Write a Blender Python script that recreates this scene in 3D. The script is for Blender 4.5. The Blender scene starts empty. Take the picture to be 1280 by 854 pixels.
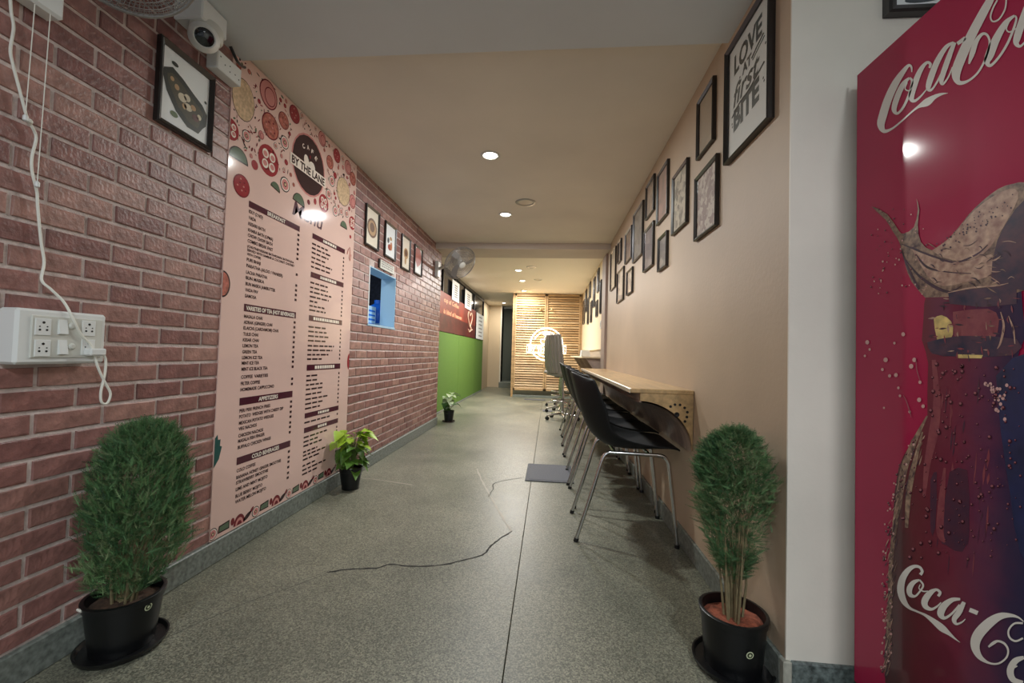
import bpy, math, random
from mathutils import Vector, Matrix
random.seed(7)
scene = bpy.context.scene
col = scene.collection
PI = math.pi

# ------------------------------------------------------------------ camera
F_PX, YAW, PITCH, ROLL = 521.8, 0.0897, 0.0293, 0.0289
CAM = Vector((0, 0, 1.0))
_f = Vector((-math.sin(YAW), math.cos(YAW), 0)); _r = Vector((math.cos(YAW), math.sin(YAW), 0)); _u = Vector((0, 0, 1))
FW = _f * math.cos(PITCH) + _u * math.sin(PITCH); _u2 = _u * math.cos(PITCH) - _f * math.sin(PITCH)
RT = _r * math.cos(ROLL) + _u2 * math.sin(ROLL); UP = _u2 * math.cos(ROLL) - _r * math.sin(ROLL)
cd = bpy.data.cameras.new('camera'); cam = bpy.data.objects.new('camera', cd); col.objects.link(cam)
cd.sensor_width = 36; cd.lens = 36 * F_PX / 1280; cd.clip_start = 0.02
m = Matrix((RT, UP, -FW)).transposed().to_4x4(); m.translation = CAM; cam.matrix_world = m
scene.camera = cam

def on(px, py, ax, v):
    """world point where the sight line of a photo pixel meets the plane ax = v"""
    d = RT * ((px - 640) / F_PX) - UP * ((py - 427) / F_PX) + FW
    i = 'xyz'.index(ax)
    return CAM + d * ((v - CAM[i]) / d[i])
def proj(P):
    d = Vector(P) - CAM; z = d.dot(FW)
    return 640 + F_PX * d.dot(RT) / z, 427 - F_PX * d.dot(UP) / z, z

# ------------------------------------------------------------------ light
world = bpy.data.worlds.new('world'); scene.world = world; world.use_nodes = True
bg = world.node_tree.nodes['Background']; bg.inputs[0].default_value = (0.72, 0.80, 0.88, 1); bg.inputs[1].default_value = 0.9
vs = scene.view_settings; vs.view_transform = 'Standard'; vs.look = 'None'; vs.gamma = 1; vs.use_curve_mapping = False; vs.exposure = 0.0
scene.cycles.use_denoising = True
scene.cycles.max_bounces = 10; scene.cycles.diffuse_bounces = 6
LAMPS = [  # x, y, z, watts, colour
    (-0.458, 2.927, 2.42, 21, (0.96, 1.0, 0.95)), (-0.481, 4.195, 2.42, 25, (0.98, 0.98, 1.0)),
    (-0.559, 7.035, 2.42, 47, (1.0, 0.97, 0.93)), (-0.555, 8.035, 2.42, 47, (1.0, 0.97, 0.93)), (-0.60, 9.30, 2.42, 30, (1.0, 0.94, 0.84)),
    (-0.60, -0.95, 2.37, 29, (0.90, 0.97, 1.0)), (0.95, -0.85, 2.37, 32, (0.90, 0.97, 1.0)), (-1.3, 11.6, 2.42, 20, (1.0, 0.93, 0.8))]  # last lamp added to brighten the cream wall end, no fixture known there

# ------------------------------------------------------------------ materials
def lin(c):
    c = c / 255
    return c / 12.92 if c <= 0.04045 else ((c + 0.055) / 1.055) ** 2.4
def rgb(c): return tuple(lin(x) for x in c) + (1,)
MATS = {}
def mat(name, c, rough=0.6, metal=0.0, var=None, bump=None, c2=None, emit=None, coat=0, trans=0, spec=None, alpha=None):
    if name in MATS: return MATS[name]
    mt = bpy.data.materials.new(name); mt.use_nodes = True; MATS[name] = mt
    nt = mt.node_tree; b = nt.nodes['Principled BSDF']
    b.inputs['Base Color'].default_value = rgb(c); b.inputs['Roughness'].default_value = rough; b.inputs['Metallic'].default_value = metal
    if coat: b.inputs['Coat Weight'].default_value = coat; b.inputs['Coat Roughness'].default_value = 0.09
    if trans: b.inputs['Transmission Weight'].default_value = trans
    if spec is not None: b.inputs['Specular IOR Level'].default_value = spec
    if emit: b.inputs['Emission Color'].default_value = rgb(c); b.inputs['Emission Strength'].default_value = emit
    if var or bump:
        tc = nt.nodes.new('ShaderNodeTexCoord'); mp = nt.nodes.new('ShaderNodeMapping'); nt.links.new(tc.outputs['Object'], mp.inputs[0])
    if var:  # (scale, amount, stretch xyz)
        n = nt.nodes.new('ShaderNodeTexNoise'); n.inputs['Scale'].default_value = var[0]; n.inputs['Detail'].default_value = 6
        if len(var) > 2: mp.inputs['Scale'].default_value = var[2]
        nt.links.new(mp.outputs[0], n.inputs['Vector'])
        r = nt.nodes.new('ShaderNodeValToRGB'); cc = c2 or tuple(min(255, x * (1 + var[1])) for x in c)
        r.color_ramp.elements[0].position = 0.3; r.color_ramp.elements[1].position = 0.7
        r.color_ramp.elements[0].color = rgb(tuple(x * (1 - var[1]) for x in c) if not c2 else c); r.color_ramp.elements[1].color = rgb(cc)
        nt.links.new(n.outputs['Fac'], r.inputs[0]); nt.links.new(r.outputs[0], b.inputs['Base Color'])
    if bump:  # (scale, strength)
        n2 = nt.nodes.new('ShaderNodeTexNoise'); n2.inputs['Scale'].default_value = bump[0]; n2.inputs['Detail'].default_value = 4
        nt.links.new(mp.outputs[0], n2.inputs['Vector'])
        bp = nt.nodes.new('ShaderNodeBump'); bp.inputs['Strength'].default_value = bump[1]; bp.inputs['Distance'].default_value = 0.01
        nt.links.new(n2.outputs['Fac'], bp.inputs['Height']); nt.links.new(bp.outputs[0], b.inputs['Normal'])
    return mt

def floor_material():
    mt = bpy.data.materials.new('terrazzo'); mt.use_nodes = True; nt = mt.node_tree; b = nt.nodes['Principled BSDF']; N = nt.nodes.new; K = nt.links.new
    tc = N('ShaderNodeTexCoord')
    def noise(s, d=5, r=0.6):
        n = N('ShaderNodeTexNoise'); n.inputs['Scale'].default_value = s; n.inputs['Detail'].default_value = d; n.inputs['Roughness'].default_value = r
        K(tc.outputs['Object'], n.inputs['Vector']); return n
    big, mid = noise(1.1, 6, 0.65), noise(190, 3)
    vor = N('ShaderNodeTexVoronoi'); vor.inputs['Scale'].default_value = 200; K(tc.outputs['Object'], vor.inputs['Vector'])
    r1 = N('ShaderNodeValToRGB'); e = r1.color_ramp.elements
    e[0].position = .32; e[0].color = rgb((98, 100, 90)); e[1].position = .70; e[1].color = rgb((138, 136, 122))
    K(big.outputs['Fac'], r1.inputs[0])
    r2 = N('ShaderNodeValToRGB'); e = r2.color_ramp.elements
    e[0].position = .36; e[0].color = (.42, .42, .42, 1); e[1].position = .64; e[1].color = (1.5, 1.5, 1.45, 1); K(mid.outputs['Fac'], r2.inputs[0])
    mx = N('ShaderNodeMix'); mx.data_type = 'RGBA'; mx.blend_type = 'MULTIPLY'; mx.inputs['Factor'].default_value = 0.55
    K(r1.outputs[0], mx.inputs['A']); K(r2.outputs[0], mx.inputs['B'])
    sc = N('ShaderNodeSeparateColor'); K(vor.outputs['Color'], sc.inputs[0])
    r3 = N('ShaderNodeValToRGB'); e = r3.color_ramp.elements
    e[0].position = .1; e[0].color = (.45, .46, .43, 1); e[1].position = .95; e[1].color = (1.6, 1.6, 1.5, 1); q = e.new(.5); q.color = (.95, .95, .93, 1); K(sc.outputs[0], r3.inputs[0])
    mx2 = N('ShaderNodeMix'); mx2.data_type = 'RGBA'; mx2.blend_type = 'MULTIPLY'; mx2.inputs['Factor'].default_value = 0.75
    K(mx.outputs['Result'], mx2.inputs['A']); K(r3.outputs[0], mx2.inputs['B']); K(mx2.outputs['Result'], b.inputs['Base Color'])
    rr = N('ShaderNodeMapRange'); rr.inputs['To Min'].default_value = .3; rr.inputs['To Max'].default_value = .52; K(big.outputs['Fac'], rr.inputs['Value']); K(rr.outputs[0], b.inputs['Roughness']); b.inputs['Specular IOR Level'].default_value = .38
    bp = N('ShaderNodeBump'); bp.inputs['Strength'].default_value = .12; bp.inputs['Distance'].default_value = .004; K(mid.outputs['Fac'], bp.inputs['Height']); K(bp.outputs[0], b.inputs['Normal'])
    return mt

# ------------------------------------------------------------------ mesh building
class MB:
    def __init__(s): s.v = []; s.f = []; s.mi = []
    def add(s, vs, fs, k=0):
        o = len(s.v); s.v += [tuple(p) for p in vs]; s.f += [tuple(i + o for i in f) for f in fs]; s.mi += [k] * len(fs); return s
    def box(s, x0, x1, y0, y1, z0, z1, k=0):
        return s.add([(x0,y0,z0),(x1,y0,z0),(x1,y1,z0),(x0,y1,z0),(x0,y0,z1),(x1,y0,z1),(x1,y1,z1),(x0,y1,z1)],
                     [(0,3,2,1),(4,5,6,7),(0,1,5,4),(1,2,6,5),(2,3,7,6),(3,0,4,7)], k)
    def bbox(s, x0, x1, y0, y1, z0, z1, b=0.003, k=0):
        """box with chamfered edges"""
        X = (x0, x0+b, x1-b, x1); Y = (y0, y0+b, y1-b, y1); Z = (z0, z0+b, z1-b, z1)
        vs = []; idx = {}
        for a in (0, 1):
            for c in (0, 1):
                for d in (0, 1):
                    for ax in range(3):
                        p = [X[1+a], Y[1+c], Z[1+d]]; p[ax] = (X, Y, Z)[ax][3 * (a, c, d)[ax]]
                        idx[(a, c, d, ax)] = len(vs); vs.append(tuple(p))
        g = lambda a, c, d, ax: idx[(a, c, d, ax)]
        fs = []
        for e in (0, 1):
            fs.append([g(e,0,0,0), g(e,1,0,0), g(e,1,1,0), g(e,0,1,0)]); fs.append([g(0,e,0,1), g(1,e,0,1), g(1,e,1,1), g(0,e,1,1)]); fs.append([g(0,0,e,2), g(1,0,e,2), g(1,1,e,2), g(0,1,e,2)])
            for f in (0, 1):
                fs.append([g(e,f,0,0), g(e,f,1,0), g(e,f,1,1), g(e,f,0,1)]); fs.append([g(e,0,f,0), g(e,1,f,0), g(e,1,f,2), g(e,0,f,2)]); fs.append([g(0,e,f,1), g(1,e,f,1), g(1,e,f,2), g(0,e,f,2)])
        for a in (0, 1):
            for c in (0, 1):
                for d in (0, 1): fs.append([g(a,c,d,0), g(a,c,d,1), g(a,c,d,2)])
        cx, cy, cz = (x0+x1)/2, (y0+y1)/2, (z0+z1)/2; ce = Vector((cx, cy, cz)); out = []
        for f in fs:
            p = [Vector(vs[i]) for i in f]; n = (p[1]-p[0]).cross(p[2]-p[0]); mid = sum(p, Vector())/len(p)
            out.append(tuple(f) if n.dot(mid-ce) > 0 else tuple(reversed(f)))
        return s.add(vs, out, k)
    def tube(s, pts, r, n=10, k=0, caps=True, closed=False):
        pts = [Vector(p) for p in pts]; N = len(pts); rs = r if isinstance(r, (list, tuple)) else [r] * N
        rings = []; prev = None
        for i in range(N):
            if closed: t = pts[(i+1) % N] - pts[i-1]
            else: t = pts[min(i+1, N-1)] - pts[max(i-1, 0)]
            t.normalize()
            if prev is None:
                a = Vector((0,0,1)) if abs(t.z) < .9 else Vector((1,0,0)); nn = t.cross(a).normalized()
            else: nn = (prev - t * prev.dot(t)).normalized()
            prev = nn; bb = t.cross(nn)
            rings.append([pts[i] + (nn * math.cos(2*PI*j/n) + bb * math.sin(2*PI*j/n)) * rs[i] for j in range(n)])
        vs = [p for rg in rings for p in rg]; fs = []
        for i in range(N if closed else N-1):
            i2 = (i+1) % N
            for j in range(n): fs.append((i*n+j, i*n+(j+1) % n, i2*n+(j+1) % n, i2*n+j))
        if caps and not closed: fs += [tuple(reversed(range(n))), tuple(range((N-1)*n, N*n))]
        return s.add(vs, fs, k)
    def lathe(s, prof, c=(0,0,0), n=28, k=0, M=None):
        """prof: (r, z) pairs round z through c"""
        vs = []; fs = []
        for r, z in prof:
            for j in range(n):
                p = Vector((r*math.cos(2*PI*j/n), r*math.sin(2*PI*j/n), z)); p = (M @ p) if M else p
                vs.append(p + Vector(c))
        for i in range(len(prof)-1):
            for j in range(n): fs.append((i*n+j, i*n+(j+1) % n, (i+1)*n+(j+1) % n, (i+1)*n+j))
        if prof[0][0] > 1e-6: fs.append(tuple(reversed(range(n))))
        if prof[-1][0] > 1e-6: fs.append(tuple(range((len(prof)-1)*n, len(prof)*n)))
        return s.add(vs, fs, k)
    def poly(s, pts, k=0): return s.add(pts, [tuple(range(len(pts)))], k)
    def prism(s, pts, d, k=0):
        """closed outline pts pushed along vector d"""
        n = len(pts); d = Vector(d); P = [Vector(p) for p in pts]
        fs = [tuple(reversed(range(n))), tuple(range(n, 2*n))] + [(i, (i+1) % n, n+(i+1) % n, n+i) for i in range(n)]
        return s.add(P + [p + d for p in P], fs, k)
    def build(s, name, mats, parent=None, smooth=False, fix=True):
        me = bpy.data.meshes.new(name); me.from_pydata(s.v, [], s.f)
        if not isinstance(mats, (list, tuple)): mats = [mats]
        for q in mats: me.materials.append(q)
        if len(mats) > 1: me.polygons.foreach_set('material_index', s.mi)
        if smooth:
            me.polygons.foreach_set('use_smooth', [True] * len(me.polygons))
        me.update()
        if fix:
            import bmesh
            bm = bmesh.new(); bm.from_mesh(me); bmesh.ops.recalc_face_normals(bm, faces=bm.faces); bm.to_mesh(me); bm.free()
        if smooth:
            try: me.set_sharp_from_angle(angle=math.radians(40))
            except Exception: pass
        o = bpy.data.objects.new(name, me); col.objects.link(o)
        if parent: o.parent = parent
        return o
def tag(o, label=None, cat=None, group=None, kind=None):
    if label: o['label'] = label
    if cat: o['category'] = cat
    if group: o['group'] = group
    if kind: o['kind'] = kind
    return o
def empty(name, loc=(0,0,0), rot=(0,0,0)):
    o = bpy.data.objects.new(name, None); col.objects.link(o); o.location = loc; o.rotation_euler = rot; o.empty_display_size = .05; return o
def copy_tree(o, parent=None):
    c = o.copy(); col.objects.link(c); c.parent = parent
    for ch in list(o.children): copy_tree(ch, c)
    return c
def wmat(o): return (wmat(o.parent) @ o.matrix_parent_inverse @ o.matrix_basis) if o.parent else o.matrix_basis.copy()
def smooth_path(pts, n=8):
    P = [Vector(p) for p in pts]; out = []
    for i in range(len(P)-1):
        a, b, c, d = P[max(i-1,0)], P[i], P[i+1], P[min(i+2, len(P)-1)]
        for j in range(n):
            t = j/n; out.append(.5*((2*b)+(c-a)*t+(2*a-5*b+4*c-d)*t*t+(3*b-a-3*c+d)*t**3))
    return out + [P[-1]]
_tc = {}
def text2d(body, bold=0.0):
    key = (body, bold)
    if key not in _tc:
        cu = bpy.data.curves.new('t', 'FONT'); cu.body = body; cu.size = 1; cu.resolution_u = 3; cu.offset = bold; cu.fill_mode = 'FRONT'
        ob = bpy.data.objects.new('t', cu); me = bpy.data.meshes.new_from_object(ob)
        v = [(p.co.x, p.co.y) for p in me.vertices]; f = [tuple(p.vertices) for p in me.polygons]
        x0 = min((p[0] for p in v), default=0); v = [(p[0]-x0, p[1]) for p in v]
        _tc[key] = (v, f); bpy.data.objects.remove(ob); bpy.data.curves.remove(cu); bpy.data.meshes.remove(me)
    return _tc[key]
def put_text(mb, body, org, ax, ay, h, w=None, k=0, bold=0.02, shear=0.0, center=False):
    """flat lettering: cap height h, optional total width w, from org along ax (up is ay)"""
    v, f = text2d(body, bold)
    if not v: return
    W = max(p[0] for p in v); sy = h / 0.72; sx = (w / W) if w else sy
    ax, ay, org = Vector(ax), Vector(ay), Vector(org)
    off = -W*sx/2 if center else 0
    mb.add([org + ax*(off + p[0]*sx + p[1]*sy*shear) + ay*(p[1]*sy) for p in v], f, k)

# world geometry constants, metres
XL, XR, ZC, ZN = -1.51, 0.736, 2.42, 2.37
YEND, YB0, YB1 = 5.62, 5.30, 5.80      # end of brick wall, far beam
YJ = 1.36                              # jog wall facing the camera
YDOOR = 9.72; XFL = -1.78; XFR = 0.77; YFAR = 12.5

M_cream = mat('beige_paint', (186, 164, 140), .55, var=(1.6, .04), bump=(60, .06))
M_jog = mat('pale_wall_paint', (224, 220, 208), .5, var=(2.2, .04), bump=(60, .06))
M_ceil = mat('ceiling_paint', (226, 220, 208), .75, var=(1.3, .03), bump=(40, .04))
M_ceil2 = mat('cool_lit_ceiling_paint', (214, 220, 224), .75, var=(1.3, .03))  # cool light on the front ceiling is put into this colour
M_beam = mat('beam_paint', (206, 196, 186), .7, var=(1.3, .03))
M_farceil = mat('far_ceiling_paint', (248, 240, 226), .7)
M_floor = floor_material()
M_gap = mat('joint_dark', (66, 64, 58), .8)
M_base = mat('grey_stone', (116, 122, 116), .45, var=(60, .2))
M_mortar = mat('mortar', (198, 182, 176), .9, var=(30, .08), bump=(120, .3))
BR = [mat('brick_%d' % i, c, .42, var=(26, .13), bump=(70, .3), spec=.6) for i, c in enumerate([(146, 106, 98), (134, 92, 86), (158, 118, 108), (142, 100, 94), (126, 85, 81)])]
M_black = mat('black_plastic', (22, 22, 24), .42)
M_frame = mat('black_frame', (30, 25, 24), .35, coat=.3)
M_chrome = mat('chrome', (205, 205, 205), .16, metal=1)
M_steel = mat('dull_steel', (170, 168, 165), .32, metal=1)
M_white = mat('white_plastic', (226, 228, 226), .38)
M_offw = mat('off_white_plastic', (208, 208, 200), .45)
M_cord = mat('white_cord', (232, 230, 220), .5)
M_dark = mat('near_black', (14, 14, 15), .5)

# ------------------------------------------------------------------ setting
def struct(name, mb, m, parent=None, label=None):
    o = mb.build(name, m, parent)
    if not parent: o['kind'] = 'structure'
    if label: o['label'] = label
    return o
fl = struct('floor', MB().box(-2.6, 2.2, -2.6, 13.2, -.06, -.012), M_gap, label='grey speckled stone floor running down the long cafe')
XJ = -0.1165
for (a, b, c, d) in ((-2.6, XJ-.0014, -2.6, 9.83), (XJ+.0014, 2.2, -2.6, 9.83), (-2.6, XJ-.0014, 9.836, 13.2), (XJ+.0014, 2.2, 9.836, 13.2)):
    MB().bbox(a, b, c, d, -.012, 0, .0012).build('floor_slab', M_floor, fl)
def ribbon(pts, ws, z):
    P = [Vector(p) for p in pts]; L, R_ = [], []
    for i, p in enumerate(P):
        t = (P[min(i+1, len(P)-1)] - P[max(i-1, 0)]).normalized(); n = Vector((-t.y, t.x, 0)); w = ws[i] if isinstance(ws, list) else ws
        L.append(p + n*w/2); R_.append(p - n*w/2)
    mb = MB()
    for i in range(len(P)-1):
        mb.add([L[i], R_[i], R_[i+1], L[i+1]], [(0,1,2,3)])
    mb.v = [(x, y, z) for x, y, _ in mb.v]
    return mb
def crack(pxs, w, name, m, z=.0008):
    pts = smooth_path([on(a, b, 'z', 0) for a, b in pxs], 5)
    rnd = random.Random(3); pts = [p + Vector((rnd.uniform(-.003,.003), rnd.uniform(-.003,.003), 0)) for p in pts]
    ws = [w * rnd.uniform(.5, 1.25) for _ in pts]; ws[0] = ws[-1] = w*.2
    return ribbon(pts, ws, z).build(name, m, fl)
crack([(408,716),(440,711.5),(470,710.5),(487,706),(515,708),(550,707),(580,700),(603,694),(612,684),(622,676),(640,664)], .011, 'floor_crack', mat('crack_dark', (34, 33, 31), .8))
crack([(205,799),(262,773),(320,749),(365,734),(408,717)], .004, 'floor_crack', mat('crack_faint', (88, 88, 80), .8))
crack([(640,664),(627,645),(616,626),(608,612),(600,596),(596,586)], .014, 'floor_crack', mat('crack_filler', (158, 152, 138), .5))
crack([(610,622),(616,612),(617,605),(630,601),(655,597)], .007, 'floor_crack', mat('crack_dark2', (74, 72, 66), .8))
crack([(445,597),(480,601),(518,607)], .016, 'floor_crack', MATS['crack_filler'])

ce = struct('ceiling', MB().box(-2.6, XR+.2, 1.84, YB0, ZC, ZC+.1), M_ceil, label='plain beige plaster ceiling of the long cafe')
struct('ceiling', MB().box(-2.6, 2.2, -2.6, 1.84, ZN, ZC+.1), M_ceil2, label='lower ceiling over the front part, its grey white tinted for cool light')
struct('trim_1', MB().box(-2.6, XR+.2, YB0, YB1, 2.345, ZC+.1), M_beam, label='shallow plastered beam across the ceiling past the brick wall')
struct('ceiling', MB().box(-2.6, XR+.3, YB1, 13.2, ZC, ZC+.1), M_farceil, label='warm cream ceiling of the far room beyond the beam')

# brick wall, with the hatch opening
HY0, HY1, HZ0, HZ1 = 3.34, 3.955, 1.207, 1.705
wl = MB()
for (a, b, c, d) in ((-2.6, HY0, 0, ZC), (HY1, YEND, 0, ZC), (HY0, HY1, 0, HZ0), (HY0, HY1, HZ1, ZC)):
    wl.box(XL-.15, XL-.0055, a, b, c, d)
wall_left = struct('wall_left', wl, M_mortar, label='red brown brick wall down the left side of the cafe')
PY0, PY1, PZ0, PZ1 = 1.785, 3.04, .108, 2.405        # menu poster
CH, BL, G = .0695, .1945, .0125
cand = []
ZJ = 1.064
for k in range(-14, 21):
    z0 = ZJ + k*CH + G/2; z1 = z0 + CH - G
    z0c, z1c = max(z0, .112), min(z1, ZC if True else 0)
    if z1c - z0c < .015: continue
    off = 1.497 if k % 2 else 1.607
    j0 = int((-2.4 - off)/BL)
    for j in range(j0, 40):
        y0 = off + j*BL + G/2; y1 = y0 + BL - G
        if y0 > YEND: break
        y1 = min(y1, YEND - .001)
        if y1 - y0 < .02: continue
        if y1 < 1.84 and z0 > ZN: continue
        if y0 > PY0+.03 and y1 < PY1-.03 and z0 > PZ0: continue
        boxes = [(y0, y1, z0c, min(z1c, ZN) if y0 < 1.84 else z1c)]
        if y1 > HY0 and y0 < HY1 and z1c > HZ0 and z0c < HZ1:      # cut round the hatch
            nb = []
            if y0 < HY0-.015: nb.append((y0, HY0-.001, z0c, z1c))
            if y1 > HY1+.015: nb.append((HY1+.001, y1, z0c, z1c))
            if not nb:
                if z1c > HZ1+.012: nb.append((y0, y1, HZ1+.001, z1c))
                elif z0c < HZ0-.012: nb.append((y0, y1, z0c, HZ0-.001))
            boxes = nb
        cand += boxes
def area(b):
    q = []
    for y in b[:2]:
        for z in b[2:]:
            if y < .3: return 0
            q.append(proj((XL, y, z)))
    xs = [min(1280, max(0, t[0])) for t in q]; ys = [min(854, max(0, t[1])) for t in q]
    return (max(xs)-min(xs)) * (abs(ys[1]-ys[0]) + abs(ys[3]-ys[2]))/2 + (1e-3)
cand.sort(key=lambda b: -area(b))
rb = random.Random(11)
def brick_into(mb, y0, y1, z0, z1, k=0, x=XL, rr=rb):
    c = .0025; d = .006; j = lambda s=.0016: rr.uniform(-s, s); xo = x + rr.uniform(-.002, .001)
    back = [(x-d, y0, z0), (x-d, y1, z0), (x-d, y1, z1), (x-d, y0, z1)]
    n = 4; fr = []
    ring = []
    for i in range(n): ring.append((y0+c+(y1-y0-2*c)*i/(n-1), z0+c))
    for i in range(n): ring.append((y1-c-(y1-y0-2*c)*i/(n-1), z1-c))
    fr = [(xo, a+j(), b+j()) for a, b in ring]
    mid = [(xo-.0018, a+(-c if i in (0, 7) else c if i in (3, 4) else 0)+j(.001), b+(-c if i < 4 else c)+j(.001)) for i, (a, b) in enumerate(ring)]
    bk = [(x-d, q[1], q[2]) for q in mid]
    vs = fr + mid + bk; fs = [tuple(range(8))]
    for i in range(8):
        i2 = (i+1) % 8; fs.append((i, i+8, i2+8, i2)); fs.append((i+8, i+16, i2+16, i2+8))
    mb.add(vs, fs, k)
shared = {}
for y0, y1, z0, z1 in cand[:300]:
    key = (round(y1-y0, 3), round(z1-z0, 3), rb.randrange(5) if abs(y1-y0-(BL-G)) < .002 and abs(z1-z0-(CH-G)) < .002 else rb.random())
    if key not in shared:
        b = MB(); brick_into(b, 0, y1-y0, 0, z1-z0, 0, 0); o = b.build('brick', BR[rb.randrange(5)], wall_left); shared[key] = o
    else:
        o = shared[key].copy(); col.objects.link(o)
    o.location = (XL, y0, z0)
    if len(key) and rb.random() < .99:
        o.material_slots[0].link = 'OBJECT'; o.material_slots[0].material = BR[rb.choice((0, 0, 1, 2, 3, 3, 4))]
sb = MB()
for y0, y1, z0, z1 in cand[300:]: brick_into(sb, y0, y1, z0, z1, rb.randrange(5))
tag(sb.build('brickwork', BR, wall_left), kind='stuff')

# baseboards
struct('baseboard_left', MB().bbox(XL-.02, XL+.012, -2.6, YEND, 0, .104, .004), M_base, label='grey stone skirting under the brick wall')
struct('wall_right', MB().box(XR, XR+.15, YJ+.006, 5.5, 0, ZC), M_cream, label='beige painted wall with framed pictures on the right')
struct('trim_2', MB().bbox(XR-.03, XR+.3, 5.5, 5.86, 0, 2.345, .006), mat('column_paint', (158, 138, 126), .55), label='slim beige column where the far room begins')
struct('baseboard_right', MB().bbox(XR-.012, XR+.02, YJ+.012, 5.5, 0, .1, .004), M_base, label='grey stone skirting under the beige wall')
struct('wall_front', MB().box(XR, 2.2, YJ, YJ+.006, 0, ZN), M_jog, label='pale wall facing the viewer behind the drinks cooler')
struct('baseboard_front', MB().bbox(XR+.012, 2.2, YJ-.012, YJ+.02, 0, .1, .004), mat('dark_speckled_stone', (92, 102, 100), .4, var=(70, .35)), label='dark speckled stone skirting behind the cooler')
struct('baseboard_corner', MB().bbox(XR-.012, XR+.013, YJ-.012, YJ+.013, 0, .1, .003), mat('pale_cement', (168, 168, 156), .7, var=(40, .1)), label='pale cement corner of the skirting')
struct('wall_near', MB().box(2.05, 2.2, -2.6, YJ, 0, ZN), M_jog, label='pale side wall of the front area')

# far room
struct('wall_far_right', MB().box(XFR, XFR+.15, 5.86, 13.2, 0, ZC), mat('grey_taupe_paint', (150, 138, 124), .6), label='taupe lower wall of the far room on the right')
struct('wall_panel', MB().bbox(XFR-.03, XFR+.02, 5.9, YDOOR-.02, 1.10, ZC, .004), mat('cream_panel', (226, 208, 176), .5), label='cream upper wall panel of the far room')
struct('wall_far_left', MB().box(XFL-.15, XFL-.03, YEND-.1, 11.0, 0, ZC), mat('partition_dark', (30, 28, 28), .4), label='dark wall behind the far partition')
struct('wall_return', MB().box(XFL-.15, XL-.009, YEND-.12, YEND, 0, ZC), M_mortar, label='end of the brick wall')
fb = MB().box(-2.6, -1.42, YFAR-.2, YFAR+.2, 0, ZC)
struct('wall_back', fb, mat('cream_column', (204, 186, 158), .6), label='cream wall end beside the dark doorway')
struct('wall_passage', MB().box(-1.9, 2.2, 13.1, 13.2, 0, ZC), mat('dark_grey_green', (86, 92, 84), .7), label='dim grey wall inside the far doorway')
struct('wall_far_side', MB().box(XFL-.2, XFL-.03, 11.0, YFAR, 0, ZC), MATS['cream_column'], label='cream wall past the green panel')
struct('trim_3', MB().bbox(-1.45, -.95, YFAR-.35, YFAR+.4, 0, .16, .006), M_base, label='stone step at the dark doorway')
struct('trim_4', MB().box(-1.46, -1.42, YFAR-.24, YFAR+.2, 0, ZC), mat('white_trim', (226, 220, 206), .5), label='pale jamb of the dark doorway')

# ------------------------------------------------------------------ ceiling lamps
M_lampglow = mat('lamp_diffuser', (255, 250, 240), .4, emit=14)
M_lampoff = mat('lamp_diffuser_off', (205, 196, 180), .3)
def downlight(x, y, z, watts, c, label, lit=True, r=.062):
    t = tag(empty('ceiling_lamp', (x, y, z)), label, 'lamp', 'round recessed ceiling lamps')
    MB().lathe([(r*.8, -.001), (r*.86, -.007), (r*1.02, -.008), (r*1.12, -.004), (r*1.15, -.0005)], n=32).build('trim_ring', M_offw if lit else M_steel, t, True)
    MB().lathe([(r*.8, -.0015), (r*.4, -.003), (.0001, -.0035)], n=28).build('diffuser', M_lampglow if lit else M_lampoff, t, True)
    if lit:
        ld = bpy.data.lights.new('lamp_light', 'AREA'); ld.shape = 'DISK'; ld.size = r*1.5; ld.energy = watts; ld.color = c
        lo = bpy.data.objects.new('lamp_light', ld); col.objects.link(lo); lo.parent = t; lo.location = (0, 0, -.012)
    return t
for (x, y, z, w, c), lab in zip(LAMPS, ('bright recessed ceiling lamp nearest the viewer, above the menu board', 'bright recessed ceiling lamp just before the beam', 'first lit recessed lamp beyond the beam',
        'second lit recessed lamp beyond the beam', 'lit recessed lamp right in front of the slatted wooden doors', 'left recessed lamp in the lower front ceiling', 'right recessed lamp in the lower front ceiling', 'added ceiling lamp brightening the far end by the dark doorway')):
    downlight(x, y, z, w, c, lab)
downlight(-.257, 3.86, ZC, 0, None, 'unlit round ceiling lamp between the two bright lamps', False, .085)
downlight(-.33, 6.75, ZC, 0, None, 'unlit round ceiling lamp just beyond the beam', False, .07)
downlight(-.25, 7.9, ZC, 0, None, 'unlit round ceiling lamp in the middle of the far ceiling', False, .07)

# ------------------------------------------------------------------ menu board
M_pink = mat('menu_pink', (228, 194, 184), .085, spec=.5, var=(1.5, .03))
M_maroon = mat('print_maroon', (78, 34, 48), .09)
M_ink = mat('print_ink', (56, 34, 38), .09)
M_wprint = mat('print_white', (238, 226, 214), .09)
menu = tag(empty('menu_board', (XL, (PY0+PY1)/2, PZ0)), 'tall pink printed cafe menu sheet covering part of the brick wall', 'menu')
def wpart(mb, name, m, parent, smooth=False):
    """world-space mesh hung under a placed parent"""
    o = mb.build(name, m, None, smooth); o.parent = parent; o.matrix_parent_inverse = wmat(parent).inverted(); return o
XS = XL + .004
wpart(MB().box(XL-.006, XS, PY0, PY1, PZ0, PZ1), 'sheet', M_pink, menu)
AY, AZ = Vector((0, 1, 0)), Vector((0, 0, 1))
hd, tx, wt = MB(), MB(), MB()
def flat(mb, y0, y1, z0, z1, x, k=0): mb.add([(x, y0, z0), (x, y1, z0), (x, y1, z1), (x, y0, z1)], [(0, 1, 2, 3)], k)
YA0, YA1, YC0, YC1 = 1.928, 2.352, 2.487, 2.906
XP = XS + .0008
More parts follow.
